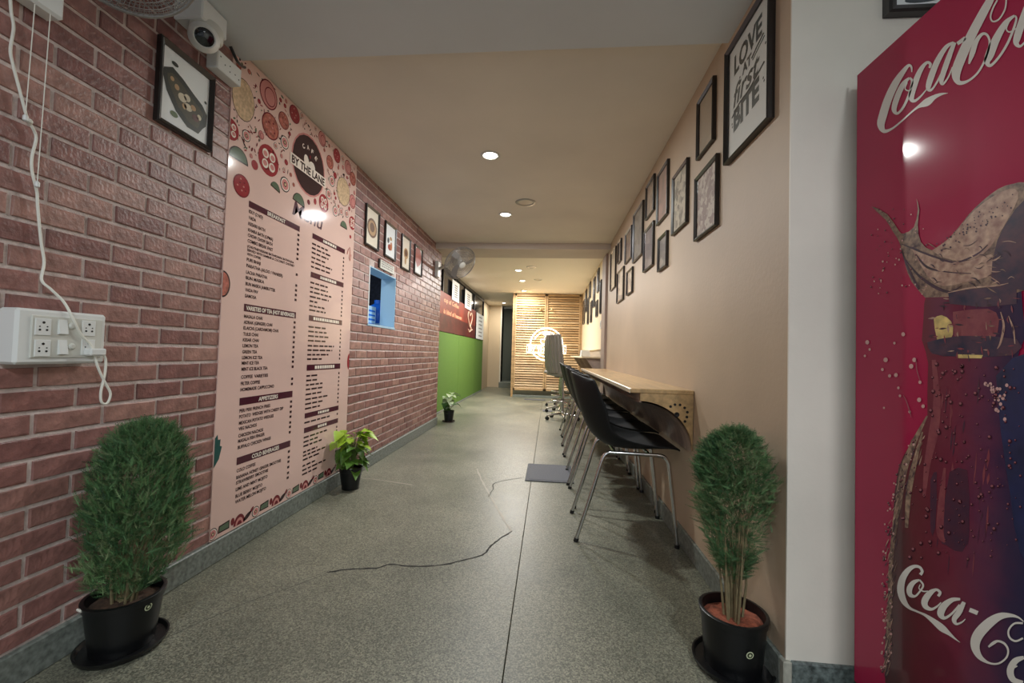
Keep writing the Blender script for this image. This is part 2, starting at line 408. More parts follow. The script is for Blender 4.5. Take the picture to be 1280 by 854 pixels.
for (z0, z1, t, w, hh) in ((1.692, 1.724, 'BREAKFAST', .15, .02), (1.172, 1.209, 'VARIETIES OF TEA (HOT BEVERAGES)', .395, .021), (.707, .744, 'APPETIZERS', .155, .021), (.417, .453, 'COLD BEVERAGES', .215, .021)):
    flat(hd, YA0, YA1, z0, z1, XP); hb_ = wpart(hd, 'heading_bar', M_maroon, menu); hd = MB(); put_text(wt, t, (XP+.0006, (YA0+YA1)/2, (z0+z1)/2-hh/2), AY, AZ, hh, w, 0, .03, center=True); wpart(wt, 'heading_letters', M_wprint, hb_); wt = MB()
LCOL = [('IDLY (2 NO)', 1.672, .10), ('VADA', 1.641, .052), ('KESARI BATH', 1.611, .122), ('KHARA BATH (UPMA)', 1.58, .187), ('CHOW CHOW BATH', 1.553, .184), ('COMBO BREAK FAST', 1.525, .19),
    ('(CHUTNEY/KESARI BATH/KHARA BATH/VADA', 1.497, .38), ('SERVED WITH SAMBAR & COCONUT CHUTNEY', 1.478, .385), ('WITH COFFEE)', 1.458, .10), ('PURI BHAJI', 1.431, .10), ('PARATHA (ALOO / PANEER)', 1.401, .282), ('LACHA PARATHA', 1.368, .156), ('BUN MASKA', 1.34, .133),
    ('BUN MASKA JAM/BUTTER', 1.31, .225), ('VADA PAV', 1.28, .091), ('SAMOSA', 1.25, .08),
    ('MASALA CHAI', 1.148, .133), ('ADRAK (GINGER) CHAI', 1.119, .213), ('ELAICHI (CARDAMOM) CHAI', 1.09, .266), ('TULSI CHAI', 1.06, .107), ('KESAR CHAI', 1.031, .113), ('LEMON TEA', 1.002, .111), ('GREEN TEA', .972, .104), ('LEMON ICE TEA', .943, .147),
    ('MINT ICE TEA', .916, .123), ('MINT ICE BLACK TEA', .886, .191), ('COFFEE  VARIETIES', .847, .197), ('FILTER COFFEE', .815, .137), ('HOMEMADE CAPPUCCINO', .785, .25),
    ('PERI PERI FRENCH FRIES', .681, .226), ('POTATO  WEDGES WITH CHEESY DIP', .652, .341), ('MEXICAN POTATO WEDGES', .621, .259), ('VEG NACHOS', .593, .127), ('CHICKEN NACHOS', .559, .178), ('MASALA FISH FINGER', .533, .192), ('BUFFALO CHICKEN WINGS', .502, .243),
    ('COLD COFFEE', .389, .131), ('BANANA HONEY GINGER SMOOTHIE', .356, .341), ('STRAWBERRY SMOOTHIE', .33, .234), ('LIME AND MINT MOJITO', .298, .23), ('BLUE BERRY MOJITO', .265, .191), ('WATER MELON MOJITO', .237, .222)]
for t, z, w in LCOL:
    small = .0125 if z in (1.497, 1.478, 1.458) else .0165
    put_text(tx, t, (XP, 1.931, z-small/2), AY, AZ, small, w, 0, .028)
rp = random.Random(5)
def dash(y, z, w, h=.0105):
    """print too small to read in the photo: rows of word-like marks"""
    e = y + w
    while y < e - .008:
        l = min(rp.uniform(.03, .07), e-y); flat(tx, y, y+l, z-h/2, z+h/2, XP); y += l + .012
for z in (1.67, 1.641, 1.613, 1.584, 1.555, 1.527, 1.433, 1.368, 1.339, 1.311, 1.282, 1.148, 1.119, 1.09, 1.06, 1.031, 1.002, .972, .943, .916, .886, .815, .785, .681, .652, .621, .593, .559, .533, .502, .389, .356, .33, .298, .265, .237):
    dash(2.333, z, .019, .014)
RC = [(1.692, 1.725, [(1.659, .195), (1.631, .22), (1.603, .2), (1.572, .16), (1.543, .25), (1.513, .24)], .17), (1.446, 1.48, [(1.413, .205), (1.382, .212), (1.354, .257), (1.324, .225), (1.295, .086), (1.266, .176), (1.239, .194)], .2),
      (1.171, 1.206, [(1.133, .2), (1.104, .23), (1.075, .24), (1.046, .22), (1.014, .32), (.986, .3), (.957, .25), (.929, .17)], .32), (.857, .894, [(.824, .13), (.795, .14), (.767, .19), (.739, .2), (.708, .18), (.677, .26), (.648, .2), (.619, .17)], .24),
      (.559, .591, [(.532, .3)], .12), (.468, .5, [(.44, .27), (.413, .16), (.387, .23), (.35, .16), (.327, .26), (.302, .2), (.265, .14), (.238, .27), (.212, .17)], .11)]
for z0, z1, items, hw in RC:
    hb_ = wpart(MB().add([(XP, YC0, z0), (XP, YC1, z0), (XP, YC1, z1), (XP, YC0, z1)], [(0, 1, 2, 3)]), 'heading_bar', M_maroon, menu); wt = MB()
    y = (YC0+YC1)/2 - hw/2
    while y < (YC0+YC1)/2 + hw/2:
        l = rp.uniform(.012, .03); flat(wt, y, y+l, z0+.008, z1-.008, XP+.0006); y += l+.005
    tag(wpart(wt, 'heading_letters', M_wprint, hb_), kind='stuff')
    for z, w in items: dash(YC0, z, w); flat(tx, 2.884, 2.9, z-.007, z+.007, XP)
tag(wpart(tx, 'menu_items', M_ink, menu), kind='stuff')
# script word Menu
mt_ = MB(); put_text(mt_, 'Menu', (XP, 2.275, 1.775), AY, AZ, .085, .31, 0, .012, .25); wpart(mt_, 'menu_title', M_maroon, menu)
# printed food pattern
PC = {'red': 0, 'dkred': 1, 'pink': 2, 'green': 3, 'tan': 4, 'ink': 5, 'white': 6, 'orange': 7}
PM = [mat('print_red', (156, 50, 58), .09), mat('print_dark_red', (118, 36, 46), .09), mat('print_rose', (206, 136, 132), .09), mat('print_green', (92, 108, 88), .09), mat('print_tan', (206, 178, 146), .09, var=(60, .12)), M_ink, M_wprint, mat('print_orange', (172, 100, 88), .09, var=(50, .2))]
fp = MB()
def disc(y, z, ry, rz, c, lay=0, n=22, a0=0, a1=2*PI, rot=0):
    pts = []
    full = a1-a0 > 6.2
    for i in range(n if full else n+1):
        a = a0 + (a1-a0)*i/n; p, q = ry*math.cos(a), rz*math.sin(a)
        pts.append((XP + lay*.0004, y + p*math.cos(rot)-q*math.sin(rot), z + p*math.sin(rot)+q*math.cos(rot)))
    pts = [(x, min(max(yy, PY0+.002), PY1-.002), min(zz, PZ1-.002)) for x, yy, zz in pts]
    fp.poly(pts, PC[c])
def ringd(y, z, r, co, ci, w=.009, **k): disc(y, z, r, r, co, **k); disc(y, z, r-w, r-w, ci, lay=1)
BIG = True
def part_of(nm):
    def deco(fn):
        def g(*a, **k):
            global fp
            if not BIG: return fn(*a, **k)
            keep = fp; fp = MB(); fn(*a, **k); wpart(fp, nm, PM, menu); fp = keep
        return g
    return deco
@part_of('tomato_print')
def tomato(y, z, r):
    disc(y, z, r, r, 'red'); 
    for i in range(4):
        a = PI/4 + i*PI/2; disc(y+.47*r*math.cos(a), z+.47*r*math.sin(a), .3*r, .3*r, 'white', 1); disc(y+.5*r*math.cos(a), z+.44*r*math.sin(a), .2*r, .18*r, 'pink', 2)
@part_of('ham_print')
def ham(y, z, r): disc(y, z, r, r*1.05, 'dkred'); disc(y, z, r*.9, r*.95, 'pink', 1); disc(y+.15*r, z-.1*r, r*.62, r*.7, 'dkred', 2); disc(y+.15*r, z-.1*r, r*.55, r*.62, 'pink', 3)
@part_of('salami_print')
def sal(y, z, r, c='orange'):
    disc(y, z, r, r, 'dkred'); disc(y, z, r*.9, r*.9, c, 1)
    for i in range(7): a = i*2.4; q = r*.6*((i+1)/7)**.5; disc(y+q*math.cos(a), z+q*math.sin(a), r*.1, r*.08, 'dkred' if i % 2 else 'pink', 2, 8)
@part_of('cucumber_print')
def cuke(y, z, r): disc(y, z, r, r, 'ink'); disc(y, z, r*.86, r*.86, 'white', 1); disc(y, z, r*.7, r*.7, 'pink', 1.5); disc(y, z, r*.32, r*.32, 'ink', 2, 10); disc(y, z, r*.2, r*.2, 'tan', 3, 8)
@part_of('lime_print')
def half(y, z, r, rot=0): disc(y, z, r, r, 'ink', 0, 16, 0, PI, rot); disc(y, z+.006, r*.86, r*.84, 'green', 1, 16, 0, PI, rot)
@part_of('bread_print')
def bread(y, z, a, b): disc(y, z, a, b, 'ink'); disc(y, z, a-.003, b-.003, 'tan', 1)
bread(1.86, 2.19, .075, .10); bread(2.85, 2.13, .095, .1)
ham(2.032, 2.325, .07); sal(2.058, 2.17, .068); sal(2.162, 2.26, .046); sal(2.255, 2.35, .05, 'red'); tomato(2.056, 1.985, .08); tomato(1.79, 2.01, .05); cuke(1.889, 2.03, .028); half(1.845, 1.885, .065)
disc(1.955, 1.915, .024, .024, 'red'); sal(1.874, 1.775, .055, 'red'); cuke(2.178, 2.145, .036); cuke(2.198, 1.915, .042); half(2.33, 1.855, .06, -.1); half(2.117, 1.855, .04, -.2)
@part_of('logo_disc')
def ldisc(): disc(2.42, 2.123, .178, .186, 'pink'); disc(2.42, 2.123, .168, .175, 'ink', 1)
ldisc(); BIG = False
ham(2.55, 2.36, .045); sal(2.655, 2.255, .045); sal(2.74, 2.34, .048, 'red'); cuke(2.69, 2.14, .036); tomato(2.60, 1.955, .058); cuke(2.75, 1.955, .036); cuke(2.83, 1.98, .026); half(2.875, 1.875, .05); tomato(3.0, 1.95, .05); ham(2.99, 2.11, .05); cuke(2.91, 1.99, .026); sal(2.98, 2.28, .05); ham(2.9, 2.33, .05)
disc(2.43, 1.90, .016, .016, 'dkred'); disc(2.50, 1.93, .016, .02, 'red'); disc(2.98, 1.84, .014, .014, 'red')
for i in range(330):
    y, z = rp.uniform(1.80, 3.02), rp.uniform(1.93, 2.39)
    if abs(y-2.42) < .19 and abs(z-2.12) < .19: continue
    disc(y, z, rp.uniform(.003, .015), rp.uniform(.002, .005), rp.choice(('dkred', 'ink', 'ink', 'dkred', 'red', 'green')), 0, 8, rot=rp.uniform(0, 3))
placed = [(2.42, 2.123, .2), (1.86, 2.19, .1), (2.032, 2.325, .075), (2.058, 2.17, .07), (2.162, 2.26, .05), (2.255, 2.35, .055), (2.056, 1.985, .085), (1.79, 2.01, .06), (1.889, 2.03, .035), (1.845, 1.92, .07), (2.178, 2.145, .04), (2.198, 1.915, .05), (2.33, 1.88, .06), (2.55, 2.36, .05), (2.655, 2.255, .05), (2.74, 2.34, .055), (2.69, 2.14, .04), (2.85, 2.13, .1), (2.60, 1.955, .06), (2.75, 1.955, .045), (2.83, 1.98, .03), (2.875, 1.9, .05), (3.0, 1.95, .055), (2.99, 2.11, .055), (2.91, 1.99, .03), (2.98, 2.28, .055), (2.9, 2.33, .055)]
for i in range(700):
    r0 = rp.choice((.034, .028, .022, .016, .012)); y, z = rp.uniform(1.80, 3.02), rp.uniform(1.94, 2.385)
    if any((y-a)**2 + (z-b)**2 < (r0+c+.004)**2 for a, b, c in placed): continue
    placed.append((y, z, r0)); rp.choice((lambda: sal(y, z, r0, 'red'), lambda: cuke(y, z, r0), lambda: ham(y, z, r0*.95), lambda: disc(y, z, r0, r0*.5, rp.choice(('dkred', 'ink', 'green')), rot=rp.uniform(0, 3)), lambda: sal(y, z, r0)))()
tag(wpart(fp, 'small_food_print', PM, menu), kind='stuff'); fp = MB()
# logo
disc(2.39, 2.135, .026, .042, 'white', 2, 16, rot=.3); disc(2.447, 2.125, .036, .034, 'white', 2, 16); disc(2.425, 2.18, .008, .012, 'dkred', 3, 8)
for i, ch in enumerate('CAFE'):
    a = PI*.5 + .62 - i*.41; put_text(fp, ch, (XP+.001, 2.412+.105*math.cos(a), 2.123+.105*math.sin(a)-.012), (0, math.cos(a-PI/2), math.sin(a-PI/2)), (0, math.cos(a), math.sin(a)), .026, .022, PC['white'], .03)
wpart(fp, 'logo_cup', PM, menu); fp = MB()
fp.add([(XP+.0012, 2.232, 2.058), (XP+.0012, 2.608, 2.058), (XP+.0012, 2.608, 2.122), (XP+.0012, 2.232, 2.122)], [(0, 1, 2, 3)], PC['white'])
put_text(fp, 'BY THE LANE', (XP+.0016, 2.42, 2.068), AY, AZ, .045, .35, PC['ink'], .035, center=True); wpart(fp, 'logo_band', PM, menu); fp = MB()
# lower border, edge motifs
y = 1.80; i = 0
while y < 3.0:
    t = i % 5; z = PZ0 + .03
    if t == 0: cuke(y, z, .027)
    elif t == 1: fp.add([(XP, y-.03, z-.012), (XP, y+.04, z-.012), (XP, y+.04, z+.028), (XP, y-.025, z+.022)], [(0, 1, 2, 3)], PC['ink']); fp.add([(XP+.0004, y-.022, z-.006), (XP+.0004, y+.034, z-.006), (XP+.0004, y+.034, z+.022), (XP+.0004, y-.02, z+.016)], [(0, 1, 2, 3)], PC['green'])
    elif t == 2: disc(y, z+.01, .012, .018, 'dkred')
    elif t == 3: disc(y, z-.02, .038, .05, 'dkred', 0, 14, 0, PI); disc(y, z-.02, .026, .034, 'pink', 1, 14, 0, PI); disc(y, z-.02, .016, .02, 'dkred', 2, 10, 0, PI)
    else: disc(y, z, .03, .012, 'ink', rot=.5); disc(y+.03, z+.02, .018, .008, 'dkred', rot=.8)
    y += (.06, .06, .045, .055, .06)[t]; i += 1
disc(PY0+.002, 1.284, .045, .062, 'ink', 0, 20, -PI/2, PI/2); disc(PY0+.002, 1.284, .037, .054, 'orange', 1, 20, -PI/2, PI/2)
disc(PY1-.002, .906, .03, .06, 'red', 0, 16, PI/2, PI*1.5)
GT = mat('print_teal', (40, 84, 80), .3)
tag(wpart(fp, 'border_print', PM, menu), kind='stuff')
lf = MB().poly([(XP, PY0+.002, .44), (XP, PY0+.03, .475), (XP, PY0+.045, .53), (XP, PY0+.033, .535), (XP, PY0+.035, .565), (XP, PY0+.02, .565), (XP, PY0+.016, .59), (XP, PY0+.002, .575)]); wpart(lf, 'leaf_print', GT, menu)
ch = MB().tube([(XP, 2.94, 1.70), (XP, 2.955, 1.74), (XP, 2.975, 1.76), (XP, 2.985, 1.72), (XP, 2.97, 1.68), (XP, 2.985, 1.66), (XP, 3.0, 1.71)], .003, 6); wpart(ch, 'chilli_print', PM[7], menu)

# ------------------------------------------------------------------ picture frames
M_glass = None
def glassmat():
    mt = bpy.data.materials.new('picture_glass'); mt.use_nodes = True; nt = mt.node_tree; nt.nodes.clear()
    o = nt.nodes.new('ShaderNodeOutputMaterial'); mx = nt.nodes.new('ShaderNodeMixShader'); fr = nt.nodes.new('ShaderNodeMath'); fr.operation = 'MULTIPLY_ADD'; fr.inputs[1].default_value = .8; fr.inputs[2].default_value = .035; lw = nt.nodes.new('ShaderNodeLayerWeight'); lw.inputs[0].default_value = .5; pw = nt.nodes.new('ShaderNodeMath'); pw.operation = 'POWER'; pw.inputs[1].default_value = 5; nt.links.new(lw.outputs['Facing'], pw.inputs[0]); nt.links.new(pw.outputs[0], fr.inputs[0])
    tr = nt.nodes.new('ShaderNodeBsdfTransparent'); gl = nt.nodes.new('ShaderNodeBsdfGlossy'); gl.inputs['Roughness'].default_value = .05
    nt.links.new(fr.outputs[0], mx.inputs[0]); nt.links.new(tr.outputs[0], mx.inputs[1]); nt.links.new(gl.outputs[0], mx.inputs[2]); nt.links.new(mx.outputs[0], o.inputs[0]); return mt
M_glass = glassmat()
def picture(y0, y1, z0, z1, wall, side, label, paper, w=.018, d=.02, group=None, art=None, name='picture_frame', ax='x'):
    """side +1: hangs on the left wall facing +x; -1: on the right wall facing -x; ax='y': faces -y"""
    if ax == 'x': P = lambda u, v, h: (wall + side*h, u, v)
    else: P = lambda u, v, h: (u, wall - h, v)
    cy, cz = (y0+y1)/2, z0
    t = tag(empty(name, P(cy, cz, 0)), label, 'picture', group)
    def bx(mb, a, b, c, e, h0, h1):
        q = [P(u, v, h) for h in (h0, h1) for u, v in ((a, c), (b, c), (b, e), (a, e))]
        mb.add(q, [(0, 1, 2, 3), (4, 5, 6, 7), (0, 1, 5, 4), (1, 2, 6, 5), (2, 3, 7, 6), (3, 0, 4, 7)])
    fr = MB()
    for c0, c1, b0, b1 in (((y0, z0), (y1, z0), (y0+w, z0+w), (y1-w, z0+w)), ((y1, z0), (y1, z1), (y1-w, z0+w), (y1-w, z1-w)), ((y1, z1), (y0, z1), (y1-w, z1-w), (y0+w, z1-w)), ((y0, z1), (y0, z0), (y0+w, z1-w), (y0+w, z0+w))):
        ia = (c0[0]+(b0[0]-c0[0])*.25, c0[1]+(b0[1]-c0[1])*.25); ib = (c1[0]+(b1[0]-c1[0])*.25, c1[1]+(b1[1]-c1[1])*.25)
        pr = [P(*c0, 0), P(*c1, 0), P(*c0, d*.85), P(*c1, d*.85), P(*ia, d), P(*ib, d), P(*b0, d*.6), P(*b1, d*.6), P(*b0, 0), P(*b1, 0)]
        fr.add(pr, [(0, 1, 3, 2), (2, 3, 5, 4), (4, 5, 7, 6), (6, 7, 9, 8), (8, 9, 1, 0)])
    wpart(fr, 'frame', M_frame, t)
    p = MB(); bx(p, y0+w*.7, y1-w*.7, z0+w*.7, z1-w*.7, .001, d*.3); wpart(p, 'print', paper, t)
    if art: art(t, P, y0+w, y1-w, z0+w, z1-w, d*.3+.0006)
    g = MB().poly([P(u, v, d*.5) for u, v in ((y0+w*.8, z0+w*.8), (y1-w*.8, z0+w*.8), (y1-w*.8, z1-w*.8), (y0+w*.8, z1-w*.8))]); g.f = g.f if (ax == 'y' or side > 0) else [tuple(reversed(q)) for q in g.f]; o_ = g.build('glass', M_glass, None, fix=False); o_.parent = t; o_.matrix_parent_inverse = wmat(t).inverted()
    return t
M_paper = mat('cream_paper', (232, 222, 204), .6); M_wpaper = mat('white_paper', (238, 242, 242), .6)
def blob_art(shapes):
    """flat printed picture: (u, v, ru, rv, colour material, rot) in 0..1 of the print"""
    def f(t, P, a, b, c, e, h):
        mb = MB(); ms = []
        for i, (u, v, ru, rv, m_, rot) in enumerate(shapes):
            if m_ not in ms: ms.append(m_)
            n = 18; pts = []
            for j in range(n):
                an = 2*PI*j/n; p, q = ru*math.cos(an)*(b-a), rv*math.sin(an)*(e-c)
                uu = a+u*(b-a)+p*math.cos(rot)-q*math.sin(rot); vv = c+v*(e-c)+p*math.sin(rot)+q*math.cos(rot)
                pts.append(P(min(max(uu, a+.002), b-.002), min(max(vv, c+.002), e-.002), h+i*.0003))
            mb.poly(pts, ms.index(m_))
        wpart(mb, 'printed_picture', ms, t)
    return f
C = lambda n, c: mat('ink_'+n, c, .5)
dk, br, tn, wh, gr, rd, og, bl = C('dark', (38, 42, 36)), C('brown', (110, 78, 56)), C('tan', (186, 150, 108)), C('bone', (216, 204, 178)), C('green', (92, 110, 74)), C('red', (160, 62, 50)), C('orange', (196, 120, 70)), C('slate', (70, 78, 84))
def boat(t, P, a, b, c, e, h):
    mb = MB(); W, H = b-a, e-c
    q = lambda u, v, l: P(a+u*W, c+v*H, h+l*.0003)
    mb.poly([q(u, v, 0) for u, v in ((.03, .70), (.02, .60), (.10, .42), (.30, .22), (.55, .10), (.80, .10), (.90, .22), (.97, .28), (.98, .45), (.86, .55), (.66, .62), (.42, .72), (.20, .78))], 0)
    mb.poly([q(u, v, 1) for u, v in ((.10, .65), (.12, .55), (.35, .30), (.58, .18), (.78, .17), (.84, .3), (.9, .42), (.8, .48), (.6, .55), (.4, .64), (.2, .7))], 1)
    for u, v, ru, rv, k in ((.42, .46, .09, .06, 2), (.52, .5, .07, .05, 2), (.55, .38, .09, .05, 2), (.66, .42, .06, .04, 3), (.3, .55, .05, .04, 3), (.72, .3, .08, .05, 4), (.8, .34, .05, .04, 2), (.2, .62, .04, .03, 3), (.62, .26, .05, .04, 1), (.47, .36, .05, .04, 3), (.24, .84, .07, .03, 0), (.27, .16, .08, .04, 5), (.93, .62, .03, .02, 0)):
        mb.poly([q(u+ru*math.cos(2*PI*i/12), v+rv*math.sin(2*PI*i/12), 2) for i in range(12)], k)
    wpart(mb, 'printed_picture', [dk, C('olive', (70, 66, 46)), wh, tn, C('wine', (96, 52, 50)), gr], t)
picture(1.418, 1.676, 1.842, 2.172, XL, 1, 'black framed photo of a loaded dark oval platter under the security camera', M_wpaper, .02, .022, art=boat)
GL = 'small food pictures above the hatch'
picture(3.215, 3.478, 1.85, 2.184, XL, 1, 'black framed cream picture of a round brown dish, leftmost above the hatch', M_paper, group=GL, art=blob_art([(.5, .5, .42, .27, br, 0), (.5, .5, .33, .21, tn, 0), (.5, .52, .2, .13, br, 0)]))
picture(3.612, 3.878, 1.852, 2.172, XL, 1, 'black framed picture with small red and orange food at its foot, above the hatch', M_wpaper, group=GL, art=blob_art([(.45, .3, .17, .1, rd, 0), (.62, .36, .1, .14, og, 0), (.3, .5, .1, .09, bl, 0), (.55, .6, .12, .06, tn, 0)]))
picture(4.04, 4.295, 1.83, 2.178, XL, 1, 'black framed picture of a tan cup, third of the row past the hatch', M_paper, group=GL, art=blob_art([(.55, .5, .3, .18, tn, 0), (.55, .52, .2, .12, br, 0), (.5, .25, .12, .12, tn, 0)]))
picture(4.44, 4.71, 1.855, 2.178, XL, 1, 'black framed pink and white picture, rightmost of the row on the brick wall', M_wpaper, group=GL, art=blob_art([(.5, .68, .5, .36, C('rose', (186, 118, 112)), 0), (.4, .5, .2, .25, C('rose', (186, 118, 112)), .3)]))
# notice over the hatch
nt_ = tag(empty('notice_plate', (XL, 3.69, 1.73)), 'small white notice with a dark left edge above the hatch opening', 'sign')
wpart(MB().bbox(XL, XL+.012, 3.51, 3.86, 1.722, 1.80, .002), 'plate', M_offw, nt_)
wpart(MB().bbox(XL, XL+.014, 3.505, 3.53, 1.722, 1.80, .002), 'dark_edge', M_frame, nt_)
nm = MB(); rp = random.Random(9)
for r in range(3):
    y = 3.56
    while y < 3.82: l = rp.uniform(.02, .05); flat(nm, y, y+l, 1.742+r*.02, 1.75+r*.02, XL+.0126); y += l+.012
wpart(nm, 'printed_lines', C('grey', (120, 116, 116)), nt_)

def art_mat(i, c1, c2, sc):
    mt = bpy.data.materials.new('art_print_%d' % i); mt.use_nodes = True; n = mt.node_tree; b = n.nodes['Principled BSDF']; b.inputs['Roughness'].default_value = .6
    tc = n.nodes.new('ShaderNodeTexCoord'); vo = n.nodes.new('ShaderNodeTexVoronoi'); vo.inputs['Scale'].default_value = sc; vo.distance = 'MANHATTAN'; r = n.nodes.new('ShaderNodeValToRGB'); r.color_ramp.interpolation = 'CONSTANT'
    e = r.color_ramp.elements; e[0].color = rgb(c1); e[1].position = .55; e[1].color = rgb(c2); e2 = e.new(.8); e2.color = rgb(tuple((a+q)/2 for a, q in zip(c1, c2)))
    n.links.new(tc.outputs['Object'], vo.inputs['Vector']); sp = n.nodes.new('ShaderNodeSeparateColor'); n.links.new(vo.outputs['Color'], sp.inputs[0]); n.links.new(sp.outputs[0], r.inputs[0]); n.links.new(r.outputs[0], b.inputs['Base Color']); return mt
GR = 'black framed pictures on the beige wall'
RW = [  # y0, y1, z0, z1, label, colours
 (1.96, 2.175, 2.01, 2.31, 'small black framed plain tan picture up beside the lettered poster', (170, 150, 124), (160, 140, 116), 3),
 (1.91, 2.19, 1.598, 1.923, 'black framed grey and rose collage below the small tan picture', (150, 128, 122), (196, 184, 172), 42),
 (2.32, 2.595, 1.742, 2.10, 'black framed pale map-like picture, next beyond the rose collage', (196, 186, 166), (128, 118, 104), 30),
 (2.705, 2.968, 1.92, 2.275, 'black framed dusty pink picture hung high beyond the map-like picture', (176, 142, 130), (150, 128, 118), 14),
 (2.70, 2.915, 1.585, 1.813, 'small black framed grey picture hung low below the dusty pink one', (120, 112, 106), (160, 150, 140), 16),
 (3.06, 3.317, 2.07, 2.335, 'small black framed picture tucked right under the ceiling', (172, 152, 134), (140, 122, 108), 14),
 (3.055, 3.368, 1.67, 1.99, 'black framed mauve grey picture below the one tucked under the ceiling', (140, 124, 124), (112, 100, 102), 12),
 (3.415, 3.80, 1.838, 2.275, 'largest black framed grey picture in the far group, hung high', (150, 142, 132), (120, 112, 106), 20),
 (3.876, 4.20, 1.914, 2.215, 'black framed brown picture beyond the largest grey one', (150, 122, 104), (120, 100, 90), 16),
 (3.80, 4.075, 1.587, 1.815, 'small black framed bright picture in the lower far row', (220, 204, 186), (170, 150, 136), 16),
 (4.443, 4.65, 2.016, 2.254, 'narrow black framed picture in the upper far row near the column', (160, 140, 124), (120, 104, 92), 18),
 (4.253, 4.655, 1.582, 1.918, 'black framed pale picture in the lower far row near the column', (214, 200, 184), (150, 132, 120), 12),
 (4.80, 5.18, 1.795, 2.265, 'black framed cream picture hung last before the column', (228, 214, 190), (214, 198, 172), 8)]
for i, (a, b, c, e, lab, c1, c2, sc) in enumerate(RW):
    picture(a, b, c, e, XR, -1, lab, art_mat(i, c1, c2, sc), .016, .02, GR)
# lettered poster
def love(t, P, a, b, c, e, h):
    mb = MB(); U = Vector(P(0, 0, 0)); ax = (Vector(P(1, 0, 0))-U)*-1; ay = Vector(P(0, 1, 0))-U; W, H = b-a, e-c
    O = lambda u, v: Vector(P(b-u*W, c+v*H, h))
    put_text(mb, 'LOVE', O(.14, .735), (ax+ay*.02).normalized(), ay, .078, .225, 0, .035)
    put_text(mb, 'AT', O(.36, .625), (ax+ay*.02).normalized(), ay, .04, .075, 0, .04)
    put_text(mb, 'first', O(.10, .435), (ax+ay*.05).normalized(), ay, .085, .21, 0, .02, .3)
    put_text(mb, 'BITE', O(.14, .215), (ax+ay*.05).normalized(), ay, .085, .21, 0, .05)
    rib = lambda pts, r: mb.tube([O(u, v) for u, v in pts], r, 6)
    rib(smooth_path([(.10, .36, 0), (.3, .41, 0), (.55, .42, 0), (.88, .48, 0)]) and [(p[0], p[1]) for p in smooth_path([(.10, .36, 0), (.3, .41, 0), (.55, .42, 0), (.88, .48, 0)])], .003)
    rib([(.60, .655), (.72, .69), (.86, .72)], .003); rib([(.62, .63), (.75, .66), (.88, .69)], .002)
    for u, v in ((.10, .30), (.11, .27), (.86, .36), (.88, .33), (.62, .76), (.9, .62), (.25, .45), (.3, .64)):
        mb.lathe([(.005, 0), (.0001, .001)], O(u, v), 8, M=Matrix.Rotation(-PI/2, 3, 'Y'))
    wpart(mb, 'lettering', dk, t)
picture(1.456, 1.818, 1.822, 2.305, XR, -1, 'large black framed white poster lettered LOVE at first BITE', mat('poster_white', (224, 226, 222), .6), .016, .026, art=love)
picture(1.002, 1.34, 2.072, 2.36, YJ, -1, 'thick black framed picture partly hidden above the cooler', M_wpaper, .028, .03, ax='y', art=blob_art([(.3, .1, .2, .05, bl, .1), (.6, .4, .2, .2, gr, 0)]))
# pictures of the far room
GF = 'narrow dark framed pictures in the far room'
FRM = [(729, 732, 376, 405, 'lowest dark framed picture nearest the slatted doors'), (732, 734.4, 363, 390, 'dark framed picture high nearest the slatted doors'), (734.6, 737, 373, 405, 'dark framed picture in the lower row, second from the slatted doors'), (737, 739.5, 351, 373, 'dark framed picture in the upper row, second from the slatted doors'), (738.3, 741, 377, 403, 'dark framed picture in the lower row, middle of the far wall'),
       (742, 745, 348, 384, 'tall dark framed picture in the middle of the far wall'), (745.4, 748.2, 376, 396, 'small dark framed picture low near the column'), (747, 750, 337, 365, 'dark framed picture highest on the far wall'), (750.3, 753, 351, 392, 'pale framed picture nearest the column in the far room')]
for i, (a, b, c, e, lab) in enumerate(FRM):
    p1, p2 = on(a, e, 'x', XFR-.03), on(b, c, 'x', XFR-.03); q1, q2 = on(a, c, 'x', XFR-.03), on(b, e, 'x', XFR-.03)
    y1, y0 = p1.y, p2.y; z1 = (q1.z+p2.z)/2; z0 = (p1.z+q2.z)/2
    picture(y0+.02, y1-.02, z0, min(z1, 2.38), XFR-.03, -1, lab, art_mat(40+i, (60, 52, 46), (190, 170, 140), 10), .02, .022, GF)

# ------------------------------------------------------------------ serving hatch and the blue room behind it
M_hblue = mat('pale_blue_paint', (160, 194, 216), .5); M_hdark = mat('dark_tile', (40, 42, 54), .4, var=(30, .4))
h = MB()
T = .02
h.box(XL-.15, XL-.004, HY0, HY0+T, HZ0, HZ1); h.box(XL-.15, XL-.004, HY1-T*.4, HY1, HZ0, HZ1); h.box(XL-.15, XL-.004, HY0, HY1, HZ1-T*.5, HZ1); h.box(XL-.15, XL+.003, HY0, HY1, HZ0-.006, HZ0+.012)
hw = MB(); hw.box(XL-.004, XL+.002, HY0, HY0+.012, HZ0, HZ1)
w1 = struct('window_1', hw, M_wpaper, label='small square serving hatch through the brick wall')
h.build('hatch_lining', M_hblue, w1)
XK = on(476.5, 372, 'y', 4.30).x
kr = MB(); kr.box(-2.95, -2.85, 2.9, 5.6, .8, 2.3); kr.box(-2.95, XL-.15, 5.5, 5.6, .8, 2.3)
struct('wall_kitchen', kr, M_hdark, label='dark tiled wall inside the hatch room')
struct('wall_kitchen_end', MB().box(XK, XL-.15, 4.30, 5.5, .8, 2.3), M_hblue, label='pale blue wall seen through the hatch')
struct('wall_kitchen_top', MB().box(-2.85, XL-.16, 2.9, 5.6, 2.2, 2.3), mat('deep_blue_paint', (36, 84, 150), .5), label='blue top of the hatch room')
